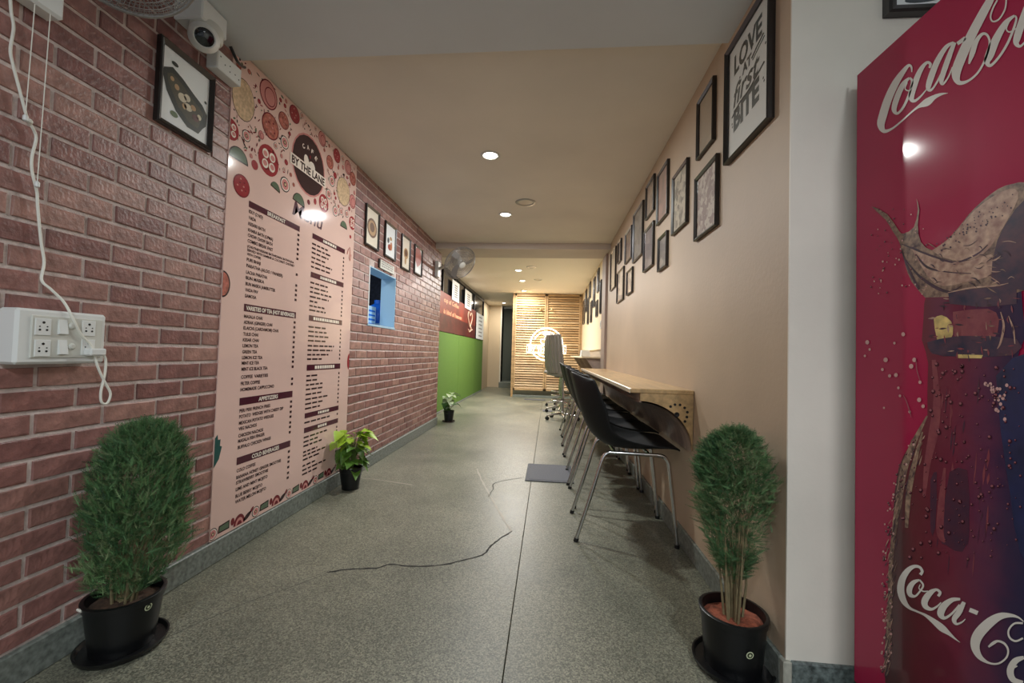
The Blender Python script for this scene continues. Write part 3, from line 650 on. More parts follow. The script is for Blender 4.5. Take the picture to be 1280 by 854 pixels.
struct('floor_kitchen', MB().box(-2.85, XL-.16, 2.9, 4.36, 1.0, 1.17), M_hblue, label='pale blue shelf inside the hatch')
kl = bpy.data.lights.new('kitchen_light', 'POINT'); kl.energy = 11; kl.color = (.78, .9, 1); kl.shadow_soft_size = .1
ko = bpy.data.objects.new('kitchen_light', kl); col.objects.link(ko); ko.location = (-2.15, 3.2, 2.05)
jar = tag(empty('water_jar', (on(472, 400, 'y', 4.12).x, 4.12, 1.17)), 'blue plastic water jar standing inside the hatch', 'jar')
M_wj = mat('blue_jar_plastic', (40, 120, 226), .25); M_wl = mat('pale_blue_label', (170, 214, 246), .4)
MB().lathe([(.10, 0), (.115, .015), (.115, .10), (.108, .11), (.115, .12), (.115, .22), (.09, .27), (.04, .30), (.04, .335), (.0001, .336)], n=28).build('bottle', M_wj, jar, True)
MB().lathe([(.1165, .03), (.1165, .095)], n=28).build('label', M_wl, jar, True)
crate = tag(empty('slotted_crate', (on(464.5, 400, 'y', 3.9).x-.08, 3.9, 1.17)), 'pale blue slotted plastic box at the left of the hatch', 'box')
MB().box(-.08, .08, -.09, .09, 0, .25).build('box_body', M_wl, crate)
for i in range(5): MB().box(.0805, .083, -.07, .07, .03+i*.042, .045+i*.042).build('slot', M_wj, crate)

# ------------------------------------------------------------------ partition past the brick wall
M_green = mat('green_turf_panel', (88, 124, 44), .8, var=(140, .12, (1, 1, .4)), bump=(300, .5))
part = tag(empty('partition', (XFL, 8.3, 0)), 'framed partition with bright green lower panels and dark upper panes', 'partition')
YP0, YP1 = YEND+.01, 10.95
M_pane = mat('dark_pane', (34, 32, 34), .12, spec=.6)
yb = [YP0, 8.02, 9.75, YP1]
for a, b in zip(yb, yb[1:]):
    wpart(MB().bbox(XFL-.01, XFL+.02, a+.004, b-.004, .03, 1.33, .004), 'green_panel', M_green, part)
ub = [YP0, 6.7, 7.6, 8.5, 9.6, YP1]
for a, b in zip(ub, ub[1:]):
    wpart(MB().box(XFL-.01, XFL, a+.02, b-.02, 1.35, 2.36), 'dark_pane', M_pane, part)
    wpart(MB().bbox(XFL-.01, XFL+.022, b-.02, b+.02, 1.33, 2.40, .003), 'mullion', M_frame, part)
wpart(MB().bbox(XFL-.01, XFL+.022, YP0, YP1, 2.355, 2.42, .003), 'head_rail', M_frame, part)
wpart(MB().bbox(XFL-.01, XFL+.026, YP0, YP1, 0, .03, .003), 'bottom_rail', M_base, part)
XB = XFL + .03; XN = XB + .008
def pxrect(a, b, c, e, x): p, q = on(a, c, 'x', x), on(b, e, 'x', x); p2, q2 = on(a, e, 'x', x), on(b, c, 'x', x); return p.y, q.y, (p2.z+q.z)/2, (p.z+q2.z)/2
ban = tag(empty('red_banner', (XB, 7.5, 1.35)), 'long red brown printed banner hung above the green panels', 'banner')
M_ban = mat('banner_red', (150, 58, 40), .45, var=(3, .25), c2=(92, 34, 28)); M_ban2 = mat('banner_dark', (74, 26, 24), .45, var=(6, .3)); M_glowtxt = mat('banner_letters', (236, 168, 130), .5)
bz0, bz1 = 1.335, 1.98
wpart(MB().box(XB-.004, XB, YP0+.1, 9.70, 1.62, bz1), 'red_half', M_ban, ban); wpart(MB().box(XB-.004, XB, YP0+.1, 9.70, bz0, 1.62), 'dark_half', M_ban2, ban)
for wd, y_, z_, w_ in (('cup', 6.72, 1.83, .28), ('of', 7.06, 1.83, .17), ('Coffee', 7.29, 1.83, .56), ('is', 6.72, 1.64, .12), ('kind', 6.92, 1.64, .34), ('of', 7.33, 1.64, .17), ('heaven', 7.56, 1.64, .58)):
    bt = MB(); put_text(bt, wd, (XB+.002, y_, z_), AY, AZ, .075, w_, 0, .03, .2); tag(wpart(bt, 'banner_word', M_glowtxt, ban), kind='stuff')
hp = [(.0, -.17), (.14, -.06), (.24, .05), (.22, .14), (.12, .16), (.0, .09), (-.12, .16), (-.22, .14), (-.24, .05), (-.14, -.06)]
wpart(MB().tube(smooth_path([(XB+.004, 9.0+a, 1.72+b*.95) for a, b in hp+hp[:1]], 4), .015, 6), 'heart_drawing', mat('banner_pale', (236, 200, 176), .5), ban)
wpart(MB().tube(smooth_path([(XB+.004, 8.86, 1.5), (XB+.004, 8.95, 1.45), (XB+.004, 9.1, 1.48), (XB+.004, 9.16, 1.55), (XB+.004, 9.08, 1.57), (XB+.004, 9.2, 1.5), (XB+.004, 9.3, 1.52)], 4), .012, 6), 'swirl_drawing', MATS['banner_pale'], ban)
def sheet(y0, y1, z0, z1, lab, name='paper_notice'):
    t = tag(empty(name, (XN, (y0+y1)/2, z0)), lab, 'notice', 'white papers on the dark panes')
    wpart(MB().box(XN, XN+.004, y0, y1, z0, z1), 'sheet', M_wpaper, t)
    pm = MB(); n = 6
    for i in range(n): z = z0+.08+(z1-z0-.16)*i/(n-1); flat(pm, y0+(y1-y0)*.3, y0+(y1-y0)*.75, z-.012, z+.012, XN+.005)
    wpart(pm, 'printed_lines', C('grey', (120, 116, 116)), t)
r = pxrect(565, 573, 352, 377, XB); sheet(r[0], r[1], r[2], r[3], 'white paper notice on the dark panes nearest the wall fan')
r = pxrect(581, 588.5, 364, 387, XB); sheet(r[0], r[1], r[2], r[3], 'white paper notice on the dark panes, second from the wall fan')
r = pxrect(593.3, 602, 392, 425, XB); sheet(9.78, 10.85, 1.34, 1.96, 'tall white poster with a dark vertical drawing at the end of the banner', 'white_poster')

# ------------------------------------------------------------------ slatted doors with the lit sign
M_wood = [mat('door_wood_%d' % i, c, .5, var=(5, .12, (1, 1, 8))) for i, c in enumerate([(198, 168, 126), (184, 152, 110), (208, 180, 140), (170, 138, 98)])]
door = tag(empty('door_1', (-.06, YDOOR, 0)), 'pair of tall wooden slatted doors closing off the far end', None, None, 'structure')
DX0, DXM, DX1, DZ0, DZ1 = -.875, -.09, .755, .16, 2.41
wpart(MB().bbox(DX0, DX0+.05, YDOOR-.03, YDOOR+.03, 0, DZ1, .003), 'door_post', M_wood[3], door)
wpart(MB().bbox(DX1-.05, DX1, YDOOR-.03, YDOOR+.03, 0, DZ1, .003), 'door_post', M_wood[3], door)
wpart(MB().box(DX0+.05, DX1-.05, YDOOR+.02, YDOOR+.03, DZ0, DZ1), 'door_backing', mat('door_back', (120, 88, 54), .6), door)
wpart(MB().bbox(DX0, DX1, YDOOR-.02, YDOOR+.04, .0, .05, .003), 'threshold', M_base, door)
rs = random.Random(4)
for a, b in ((DX0+.055, DXM-.004), (DXM+.004, DX1-.055)):
    lf_ = wpart(MB().bbox(a, a+.035, YDOOR-.025, YDOOR+.015, DZ0, DZ1, .003).bbox(b-.035, b, YDOOR-.025, YDOOR+.015, DZ0, DZ1, .003).bbox(a, b, YDOOR-.025, YDOOR+.015, DZ0, DZ0+.05, .003).bbox(a, b, YDOOR-.025, YDOOR+.015, DZ1-.05, DZ1, .003), 'door_leaf', M_wood[1], door)
    n = 38; st = (DZ1-DZ0-.11)/n
    for i in range(n):
        z = DZ0+.055+i*st
        s_ = MB().add([(a+.03, YDOOR-.02, z), (b-.03, YDOOR-.02, z), (b-.03, YDOOR+.012, z+st*.75), (a+.03, YDOOR+.012, z+st*.75), (a+.03, YDOOR-.012, z-.006), (b-.03, YDOOR-.012, z-.006), (b-.03, YDOOR+.018, z+st*.75-.008), (a+.03, YDOOR+.018, z+st*.75-.008)], [(0, 1, 2, 3), (4, 7, 6, 5), (0, 4, 5, 1), (2, 6, 7, 3), (1, 5, 6, 2), (3, 7, 4, 0)])
        wpart(s_, 'slat', M_wood[rs.randrange(4)], lf_)
sign = tag(empty('neon_sign', (-.07, YDOOR-.07, 1.23)), 'glowing round white sign with cups and a lettered band on the slatted doors', 'sign')
M_neon = mat('neon_white', (255, 246, 224), .4, emit=4.5)
SY = YDOOR-.07
def circ(cx, cz, r, a0=0, a1=2*PI, n=36): return [(cx+r*math.cos(a0+(a1-a0)*i/n), SY, cz+r*math.sin(a0+(a1-a0)*i/n)) for i in range(n+1)]
sx, sz = -.07, 1.24
wpart(MB().tube(circ(sx, sz, .37, 0, PI*1.02), .013, 8).tube(circ(sx, sz, .37, PI*1.16, PI*1.84), .013, 8), 'outer_ring', M_neon, sign)
wpart(MB().tube(circ(sx, sz, .29, .12*PI, PI*.88), .011, 8).tube(circ(sx, sz, .29, PI*1.28, PI*1.72), .011, 8), 'inner_ring', M_neon, sign)
cup = MB().tube(circ(sx-.06, sz+.08, .075, PI*.9, PI*2.1, 14), .011, 6).tube([(sx-.135, SY, sz+.11), (sx+.02, SY, sz+.11)], .011, 6).tube([(sx+.06, SY, sz+.18), (sx+.10, SY, sz+.02), (sx+.18, SY, sz+.06), (sx+.14, SY, sz+.2), (sx+.06, SY, sz+.18)], .011, 6).tube([(sx-.04, SY, sz+.14), (sx-.02, SY, sz+.19), (sx-.05, SY, sz+.23)], .009, 6)
wpart(cup, 'cup_outline', M_neon, sign)
bd = MB().tube([(sx-.45, SY, sz-.2), (sx+.45, SY, sz-.2), (sx+.45, SY, sz-.03), (sx-.45, SY, sz-.03)], .012, 6, closed=True); wpart(bd, 'band_outline', M_neon, sign)
st_ = MB(); put_text(st_, 'BY THE LANE', (sx, SY-.004, sz-.165), (1, 0, 0), AZ, .095, .82, 0, .03, center=True); wpart(st_, 'band_letters', M_neon, sign)
ct = MB(); put_text(ct, 'CAFE', (sx, SY-.004, sz+.21), (1, 0, 0), AZ, .05, .17, 0, .02, center=True); wpart(ct, 'cafe_letters', M_neon, sign)
fb_ = MB()
for q in (-.25, .25): fb_.tube([(sx+q, SY, sz+.27), (sx+q, YDOOR-.02, sz+.27)], .006, 6)
wpart(fb_, 'wall_studs', M_steel, sign)
for dx in (-.13, .12):
    k = tag(empty('door_knob', (DXM+dx, YDOOR-.025, 2.05)), 'small bright brass knob high on the %s slatted door' % ('left' if dx < 0 else 'right'), 'knob')
    MB().lathe([(.012, 0), (.012, .012), (.026, .02), (.026, .035), (.0001, .042)], n=14, M=Matrix.Rotation(PI/2, 3, 'X')).build('knob_body', mat('bright_brass', (240, 214, 150), .25, metal=1), k, True)

# ------------------------------------------------------------------ chairs
M_shell = mat('black_chair_shell', (16, 17, 19), .55, spec=.35, bump=(400, .04))
def chair_shell():
    prof = [(-.020, .905), (-.008, .86), (.012, .78), (.038, .69), (.068, .61), (.105, .55), (.155, .512), (.225, .495), (.32, .492), (.42, .50), (.50, .512), (.545, .512), (.56, .498)]
    cols = 19; mb = MB(); vs = []
    for i, (x, z) in enumerate(prof):
        t = i/(len(prof)-1); back = max(0, 1-t/.55); seat = 1-back
        hw_ = .215 + .02*math.sin(PI*min(1, t*1.3)) - (.05*(1-min(1, i/1.5)) if i < 2 else 0) - (.03 if i == len(prof)-1 else 0)
        for j in range(cols):
            v = 2*j/(cols-1)-1; c = abs(v)**2.2
            lift = max(0, min(1, (.56-x)/.40))**1.3
            fx = c*.105*min(1, back*2.2); fz = abs(v)**7*.095*lift*min(1, seat*1.6) - (c*.03 if i == 0 else 0)
            mid = .014*math.exp(-((t-.42)/.12)**2)*c
            vs.append((x+fx+mid, v*hw_, z+fz+mid))
    fs = [(i*cols+j, i*cols+j+1, (i+1)*cols+j+1, (i+1)*cols+j) for i in range(len(prof)-1) for j in range(cols-1)]
    return mb.add(vs, fs)
def make_chair():
    t = tag(empty('chair'), None, 'chair', 'black shell chairs along the counter')
    sh = chair_shell().build('seat_shell', M_shell, t, True)
    so = sh.modifiers.new('thick', 'SOLIDIFY'); so.thickness = .011; so.offset = -1
    su = sh.modifiers.new('soft', 'SUBSURF'); su.levels = su.render_levels = 1
    for s in (-1, 1):
        y = s*.195
        rear = smooth_path([(.02, y*1.03, .008), (.10, y, .27), (.145, y*.99, .425), (.165, y*.98, .468), (.19, y*.97, .482)], 5)
        front = smooth_path([(.44, y*.97, .478), (.475, y*.98, .472), (.497, y*.99, .445), (.505, y, .40), (.53, y*1.0, .20), (.548, y*1.03, .008)], 5)
        l1 = MB().tube(rear, .0105, 12).build('leg', M_chrome, t, True); l2 = MB().tube(front, .0105, 12).build('leg', M_chrome, t, True)
        MB().tube([(.185, y*.97, .482), (.445, y*.97, .478)], .0105, 12).build('side_rail', M_chrome, t, True)
        MB().tube([(.0185, y*1.03, 0), (.023, y*1.03, .018)], .0135, 12).build('foot_cap', M_black, l1, True)
        MB().tube([(.548, y*1.03, 0), (.5475, y*1.03, .018)], .0135, 12).build('foot_cap', M_black, l2, True)
    for x in (.22, .40): MB().tube([(x, -.19, .480), (x, .19, .480)], .009, 8).build('cross_bar', M_chrome, t, True)
    return t
ch0 = make_chair()
ORD = ['nearest black shell chair with chrome legs at the counter', 'second black shell chair from the viewer at the counter', 'third black shell chair from the viewer at the counter', 'fourth black shell chair from the viewer, middle of the counter row',
       'fifth black shell chair from the viewer at the counter', 'sixth black shell chair from the viewer at the counter', 'farthest black shell chair at the counter, next to the office stools']
for i, lab in enumerate(ORD):
    o = ch0 if i == 0 else copy_tree(ch0)
    o.location = (.150 + (0, .014, .004, .012, .0, .008, .004)[i], 2.505 + .487*i, 0); o.rotation_euler = (0, 0, (0, .02, -.02, .03, 0, -.03, .02)[i]); o['label'] = lab

# ------------------------------------------------------------------ high stools
M_grey = mat('grey_ribbed_leather', (150, 144, 134), .42)
def make_stool():
    t = tag(empty('office_stool'), None, 'stool', 'high office stools in the far room')
    b = MB().lathe([(.04, .06), (.045, .075), (.035, .12), (.03, .13)], n=20)
    for i in range(5):
        a = 2*PI*i/5 + .3; d = Vector((math.cos(a), math.sin(a), 0)); b.tube([d*.03+Vector((0, 0, .098)), d*.15+Vector((0, 0, .085)), d*.25+Vector((0, 0, .066))], [.02, .017, .012], 8)
    b.build('star_base', M_chrome, t, True)
    for i in range(5):
        a = 2*PI*i/5 + .3; d = Vector((math.cos(a), math.sin(a), 0)); n_ = Vector((-d.y, d.x, 0)); p = d*.25+Vector((0, 0, .027))
        MB().tube([p-n_*.022, p-n_*.006], .027, 14).tube([p+n_*.006, p+n_*.022], .027, 14).tube([p+Vector((0, 0, .0)), p+Vector((0, 0, .045))], .007, 8).build('caster', M_black, t, True)
    MB().tube([(0, 0, .12), (0, 0, .42)], .026, 16).tube([(0, 0, .4), (0, 0, .70)], .017, 14).build('gas_column', M_chrome, t, True)
    ring = [(.17*math.cos(2*PI*i/24), .17*math.sin(2*PI*i/24), .30) for i in range(24)]
    MB().tube(ring, .010, 8, closed=True).tube([(.0, 0, .30), (.17, 0, .30)], .009, 8).tube([(0, 0, .30), (-.17, 0, .30)], .009, 8).build('foot_ring', M_chrome, t, True)
    s = MB(); vs = []; prof = [(-.20, .735), (-.12, .71), (0, .70), (.12, .705), (.19, .715), (.205, .70)]
    for x, z in prof:
        for j in range(9): v = 2*j/8-1; vs.append((x, v*.205, z+.03*abs(v)**2.5))
    s.add(vs, [(i*9+j, i*9+j+1, i*9+j+10, i*9+j+9) for i in range(len(prof)-1) for j in range(8)])
    so = s.build('seat', M_grey, t, True); q = so.modifiers.new('thick', 'SOLIDIFY'); q.thickness = .045; q.offset = -1
    bk = MB(); vs = []; R_ = 25
    for i in range(R_):
        f = i/(R_-1); z = .72 + .59*f; x = -.185 - .03*math.sin(f*PI*.9) - .06*f
        for j in range(57): v = 2*j/56-1; vs.append((x + .06*abs(v)**2.2 - .010*abs(math.sin(v*PI*3.5)), v*(.20-.05*f**4), z))
    bk.add(vs, [(i*57+j, i*57+j+1, i*57+j+58, i*57+j+57) for i in range(R_-1) for j in range(56)])
    bo = bk.build('backrest', M_grey, t, True); q = bo.modifiers.new('thick', 'SOLIDIFY'); q.thickness = .03; q.offset = 1
    MB().bbox(-.12, .12, -.08, .08, .66, .70, .008).build('seat_plate', M_dark, t)
    return t
st0 = make_stool()
for i, lab in enumerate(['nearest grey ribbed office stool on casters, just past the black chairs', 'middle grey ribbed office stool on casters in the far room', 'farthest grey ribbed office stool on casters, nearest the slatted doors']):
    o = st0 if i == 0 else copy_tree(st0)
    o.location = (.225, 6.56 + .82*i, 0); o.rotation_euler = (0, 0, (.72, .5, .35)[i]); o['label'] = lab

# ------------------------------------------------------------------ counters
M_oak = mat('pale_oak', (196, 164, 118), .35, var=(3, .1, (14, 1, 14)), coat=.2); M_oak2 = mat('oak_edge', (176, 140, 98), .4, var=(3, .1)); M_lam = mat('grey_brown_laminate', (180, 160, 146), .35, var=(6, .12, (1, 8, 1)))
CY0, CY1, CX0, CZ = 2.19, 5.48, .42, .84
ctr = tag(empty('bar_counter', (CX0, CY0, 0)), 'long wall-hung oak bar counter with curved underside on the right', 'counter')
wpart(MB().bbox(CX0, XR-.001, CY0, CY1, CZ-.022, CZ, .003), 'counter_top', M_oak, ctr)
wpart(MB().bbox(CX0-.006, CX0, CY0, CY1, CZ-.024, CZ, .002), 'edge_strip', mat('bright_edge', (220, 204, 176), .25), ctr)
a0, a1 = on(799, 501, 'y', CY0+.01), on(864, 564, 'y', CY0+.01)
arc = [(a0.x + (XR-.004-a0.x)*math.sin(PI/2*i/14), a1.z + (a0.z-a1.z)*math.cos(PI/2*i/14)) for i in range(15)]
pan = [(x, CY0+.006, z) for x, z in [(XR-.002, CZ-.0225), (CX0+.05, CZ-.0225), (CX0+.05, a0.z)] + arc[1:] ]
wpart(MB().prism(pan, (0, .018, 0)), 'end_panel', M_oak, ctr)
cs = MB(); n = len(arc)
cs.add([(x, y, z-.002) for y in (CY0+.024, CY1) for x, z in arc] , [(i, i+1, n+i+1, n+i) for i in range(n-1)]).add([(x, y, z-.010) for y in (CY0+.024, CY1) for x, z in arc], [(i, i+1, n+i+1, n+i) for i in range(n-1)])
wpart(cs, 'curved_panel', M_lam, ctr, True)
wpart(MB().box(CX0+.05, CX0+.062, CY0+.024, CY1, a0.z-.01, CZ-.0225), 'front_apron', M_lam, ctr)
for i, (u, v) in enumerate([(349, 258), (323, 225), (341, 217), (362, 218), (381, 230), (392, 248), (390, 268), (382, 286)]):
    p = on(740+u/3.2875, 440+v/3.2875, 'y', CY0+.005)
    R0 = .0125 if i == 0 else .0068
    wpart(MB().lathe([(R0, 0), (R0, .002), (R0*.7, .0022), (.0001, .0005)], p+Vector((0, .0015, 0)), 18, M=Matrix.Rotation(PI/2, 3, 'X')), 'round_hole', M_dark, ctr)
hc = tag(empty('high_counter', (.45, 5.95, 0)), 'high pale counter along the far right wall', 'counter')
wpart(MB().bbox(.46, XFR-.001, 5.95, 9.2, .965, .99, .004), 'counter_top', mat('pale_counter', (226, 206, 170), .35), hc)
for y in (6.0, 7.0, 8.0, 9.1): wpart(MB().prism([(XFR-.002, y, .965), (.52, y, .965), (.60, y, .85), (XFR-.002, y, .6)], (0, .03, 0)), 'bracket', M_lam, hc)
for i, (y, r_) in enumerate(((6.5, .3), (6.8, -.4))):
    t = tag(empty('menu_card', (.56, y, .99), (0, 0, r_)), ('white folded card standing on the near end of the high counter', 'white folded card standing further along the high counter')[i], 'card')
    MB().add([(-.06, -.04, 0), (.06, -.04, 0), (.06, 0, .10), (-.06, 0, .10), (-.06, .04, 0), (.06, .04, 0)], [(0, 1, 2, 3), (3, 2, 5, 4)]).build('folded_sheet', M_wpaper, t, fix=False)

# mats
M_mat = mat('grey_rubber', (84, 86, 92), .7, var=(80, .15))
def floor_mat(q, lab):
    P = [on(a, b, 'z', 0) for a, b in q]; t = tag(empty('floor_mat', (sum((p for p in P), Vector())/4)), lab, 'mat')
    wpart(MB().prism([Vector((p.x, p.y, .001)) for p in P], (0, 0, .007)), 'mat_body', M_mat, t)
    c = sum(P, Vector())/4; wpart(MB().prism([Vector((c.x+(p.x-c.x)*.9, c.y+(p.y-c.y)*.9, .008)) for p in P], (0, 0, .0015)), 'ribbed_field', mat('grey_rubber_field', (92, 94, 100), .75, var=(120, .2, (1, 12, 1))), t)
x0, x1, y0, y1 = -.165, .20, 3.32, 3.83
def fm(x0, x1, y0, y1, lab):
    t = tag(empty('floor_mat', ((x0+x1)/2, (y0+y1)/2, 0)), lab, 'mat')
    wpart(MB().bbox(x0, x1, y0, y1, .0005, .008, .003), 'mat_body', M_mat, t)
    wpart(MB().bbox(x0+.03, x1-.03, y0+.03, y1-.03, .008, .0095, .0007), 'ribbed_field', mat('grey_rubber_field', (92, 94, 100), .75, var=(120, .2, (1, 12, 1))), t)
fm(-.165, .22, 3.32, 3.83, 'flat grey rubber mat on the floor beside the black chairs')
fm(-.52, -.06, 9.15, 9.32, 'thin dark mat lying in front of the slatted doors')
fm(-.09, .08, 7.4, 7.62, 'small grey mat by the stool casters')

# ------------------------------------------------------------------ drinks cooler
FX, FY0, FY1, FZ = .90, .60, 1.318, 1.868
fr_ = tag(empty('drinks_cooler', (1.22, .96, 0)), 'tall glossy red drinks cooler printed with a cola bottle and logo', 'cooler')
M_red = mat('cooler_red', (170, 18, 72), .5, coat=.5, var=(1.2, .05), spec=.15)
M_silver = mat('logo_silver', (228, 226, 220), .3)
wpart(MB().bbox(FX+.006, 1.55, FY0+.02, FY1-.004, .08, FZ-.004, .01), 'body', mat('cooler_dark_red', (110, 12, 34), .3), fr_)
wpart(MB().bbox(FX, FX+.006, FY0+.02, FY1, .085, FZ, .002), 'side_panel', M_red, fr_)
wpart(MB().bbox(FX+.03, 1.52, FY0+.05, FY1-.03, 0.0, .08, .006), 'plinth', M_dark, fr_)
dr = wpart(MB().bbox(FX+.002, 1.548, FY0-.035, FY0+.018, .14, 1.6, .008), 'door', M_red, fr_)
wpart(MB().box(FX+.07, 1.48, FY0-.037, FY0-.0345, .22, 1.54), 'door_glass', mat('dark_door_glass', (20, 24, 28), .05, spec=.8), dr)
wpart(MB().tube([(FX+.04, FY0-.036, .8), (FX+.04, FY0-.07, .83), (FX+.04, FY0-.07, 1.12), (FX+.04, FY0-.036, 1.15)], .011, 10), 'handle', M_steel, dr, True)
wpart(MB().bbox(FX+.002, 1.548, FY0-.03, FY0+.018, 1.61, FZ, .006), 'sign_box', M_red, fr_)
XD = FX - .0012
def PX(x, y, l=0): p = on(x, y, 'x', FX); return Vector((XD - l*.0005, p.y, p.z))
def clampF(p): return Vector((p.x, min(max(p.y, FY0+.024), FY1-.004), min(max(p.z, .09), FZ-.004)))
def rib2(mb, pts, l=0, k=0, closed=False):
    P = [Vector(p) for p in pts]
    S = smooth_path(P, 6)
    L_, R_ = [], []
    for i, p in enumerate(S):
        t = S[min(i+1, len(S)-1)] - S[max(i-1, 0)]; t.z = 0
        if t.length < 1e-6: t = Vector((1, 0, 0))
        t.normalize(); n = Vector((-t.y, t.x)); w = max(p.z, .2)/2
        L_.append(clampF(PX(p.x+n.x*w, p.y+n.y*w, l))); R_.append(clampF(PX(p.x-n.x*w, p.y-n.y*w, l)))
    N = len(S); mb.add(L_ + R_, [(i, i+1, N+i+1, N+i) for i in range(N-1)], k)
def logo(name, ox, oy, sc, strokes, lay):
    for nm, stl in strokes:
        mb = MB()
        for q, st in enumerate(stl): rib2(mb, [(ox+a/sc, oy+b/sc, c/sc) for a, b, c in st], lay + q*.3)
        wpart(mb, nm, M_silver, fr_)
logo('top', 1060, 0, 3.882, [
 ('letter_C', [[(312, 350, 5), (310, 325, 10), (296, 318, 14), (270, 348, 24), (232, 405, 34), (197, 480, 38), (173, 555, 40), (162, 605, 36), (178, 636, 20), (215, 625, 10), (260, 590, 8), (310, 545, 8), (345, 518, 14), (385, 497, 36), (420, 472, 22), (455, 457, 12), (487, 452, 2)]]),
 ('letter_o', [[(300, 378, 10), (268, 412, 24), (238, 480, 28), (226, 532, 24), (243, 550, 12), (272, 518, 12), (300, 455, 12), (314, 395, 12), (300, 378, 10)], [(290, 400, 6), (280, 430, 6), (300, 440, 5), (322, 415, 4)]]),
 ('letter_c', [[(398, 330, 10), (402, 310, 14), (383, 305, 14), (352, 345, 24), (322, 420, 30), (310, 475, 26), (325, 490, 14), (355, 468, 9), (385, 432, 5)]]),
 ('letter_a', [[(515, 205, 10), (478, 230, 20), (435, 300, 28), (402, 385, 30), (392, 430, 22), (412, 432, 10), (450, 370, 10), (490, 280, 10)], [(520, 205, 18), (488, 290, 26), (458, 380, 24), (462, 408, 12), (488, 378, 8), (510, 325, 5)]]),
 ('hyphen', [[(533, 212, 17), (552, 199, 18), (572, 183, 17)]]),
 ('letter_C', [[(712, -40, 30), (690, 5, 36), (660, 60, 42), (602, 170, 46), (552, 280, 48), (527, 355, 44), (540, 400, 24), (585, 393, 12), (635, 350, 10), (672, 280, 10), (690, 212, 10), (680, 172, 12), (655, 165, 14), (626, 200, 22), (606, 258, 26), (590, 310, 8)], [(772, -5, 8), (765, 45, 8), (737, 92, 8), (707, 104, 8), (695, 82, 8), (706, 42, 8), (728, 0, 8)]]),
 ('letter_o', [[(812, 75, 10), (768, 112, 26), (722, 190, 38), (692, 262, 42), (678, 300, 28), (695, 318, 14), (735, 278, 12), (775, 215, 12), (805, 145, 12), (820, 92, 10), (812, 75, 8)], [(785, 105, 7), (772, 140, 7), (790, 155, 7), (830, 130, 5), (852, 110, 4)]]),
 ('letter_l', [[(905, -40, 30), (880, 20, 34), (850, 100, 36), (826, 175, 36), (820, 210, 26), (840, 224, 12), (870, 195, 8)]]),
 ('letter_a', [[(985, 60, 14), (940, 80, 30), (905, 140, 34), (895, 185, 26), (915, 190, 12), (960, 140, 10), (990, 90, 10)]])], 0)
# bottle picture, a flat print
def poly_px(mb, pts, l, k=0, sm=0):
    if sm: pts = [(p.x, p.y) for p in smooth_path([(a, b, 0) for a, b in pts] + [(pts[0][0], pts[0][1], 0)], sm)[:-1]]
    mb.poly([clampF(PX(a, b, l)) for a, b in pts], k)
def ramp_mat(name, stops, axis='Y', lo=0., hi=1., noise=(40, .35)):
    mt = bpy.data.materials.new(name); mt.use_nodes = True; n = mt.node_tree; b = n.nodes['Principled BSDF']; b.inputs['Roughness'].default_value = .5; b.inputs['Specular IOR Level'].default_value = .15; b.inputs['Coat Weight'].default_value = .5; b.inputs['Coat Roughness'].default_value = .07
    tc = n.nodes.new('ShaderNodeTexCoord'); sp = n.nodes.new('ShaderNodeSeparateXYZ'); n.links.new(tc.outputs['Object'], sp.inputs[0])
    mr = n.nodes.new('ShaderNodeMapRange'); mr.inputs['From Min'].default_value = lo; mr.inputs['From Max'].default_value = hi; n.links.new(sp.outputs[axis], mr.inputs['Value'])
    no = n.nodes.new('ShaderNodeTexNoise'); no.inputs['Scale'].default_value = noise[0]; no.inputs['Detail'].default_value = 5; n.links.new(tc.outputs['Object'], no.inputs['Vector'])
    ad = n.nodes.new('ShaderNodeMath'); ad.operation = 'MULTIPLY_ADD'; ad.inputs[1].default_value = noise[1]; n.links.new(no.outputs['Fac'], ad.inputs[0]); n.links.new(mr.outputs[0], ad.inputs[2])
    su = n.nodes.new('ShaderNodeMath'); su.operation = 'SUBTRACT'; su.inputs[1].default_value = noise[1]/2; n.links.new(ad.outputs[0], su.inputs[0])
    r = n.nodes.new('ShaderNodeValToRGB'); e = r.color_ramp.elements; e[0].position, e[0].color = stops[0][0], rgb(stops[0][1]); e[1].position, e[1].color = stops[-1][0], rgb(stops[-1][1])
    for p, c in stops[1:-1]: q = e.new(p); q.color = rgb(c)
    n.links.new(su.outputs[0], r.inputs[0]); n.links.new(r.outputs[0], b.inputs['Base Color']); return mt
yl = lambda x: on(x, 500, 'x', FX).y
M_bot = ramp_mat('bottle_print', [(0, (40, 34, 72)), (.10, (58, 34, 70)), (.24, (92, 40, 72)), (.45, (118, 40, 64)), (.75, (108, 40, 52)), (1, (84, 50, 52))], 'Y', yl(1280), yl(1118), (22, .18))
M_bot2 = ramp_mat('bottle_lower_print', [(0, (30, 34, 74)), (.22, (60, 34, 66)), (.45, (100, 36, 54)), (.8, (96, 36, 46)), (1, (92, 56, 54))], 'Y', yl(1280), yl(1108), (22, .22))
left = [(1159, 366), (1156, 380), (1155, 400), (1153, 425), (1158, 440), (1161, 455), (1160, 485), (1160, 520), (1152, 536), (1142, 550), (1130, 570), (1124, 585), (1119, 615), (1117, 650), (1113, 690), (1111, 740), (1108, 790), (1106, 822), (1108, 870)]
ax_y = (on(1160, 435, 'x', FX).y + on(1272, 430, 'x', FX).y)/2
Lp = [clampF(PX(a, b, .2)) for a, b in left]; Rp = [clampF(Vector((p.x, 2*ax_y-p.y, p.z))) for p in Lp]
def strip(mb, i0, i1, dl=0):
    for i in range(i0, i1): mb.add([Lp[i], Rp[i], Rp[i+1], Lp[i+1]], [(0, 1, 2, 3)])
b1 = MB(); strip(b1, 0, 13); wpart(b1, 'bottle_picture', M_bot, fr_)
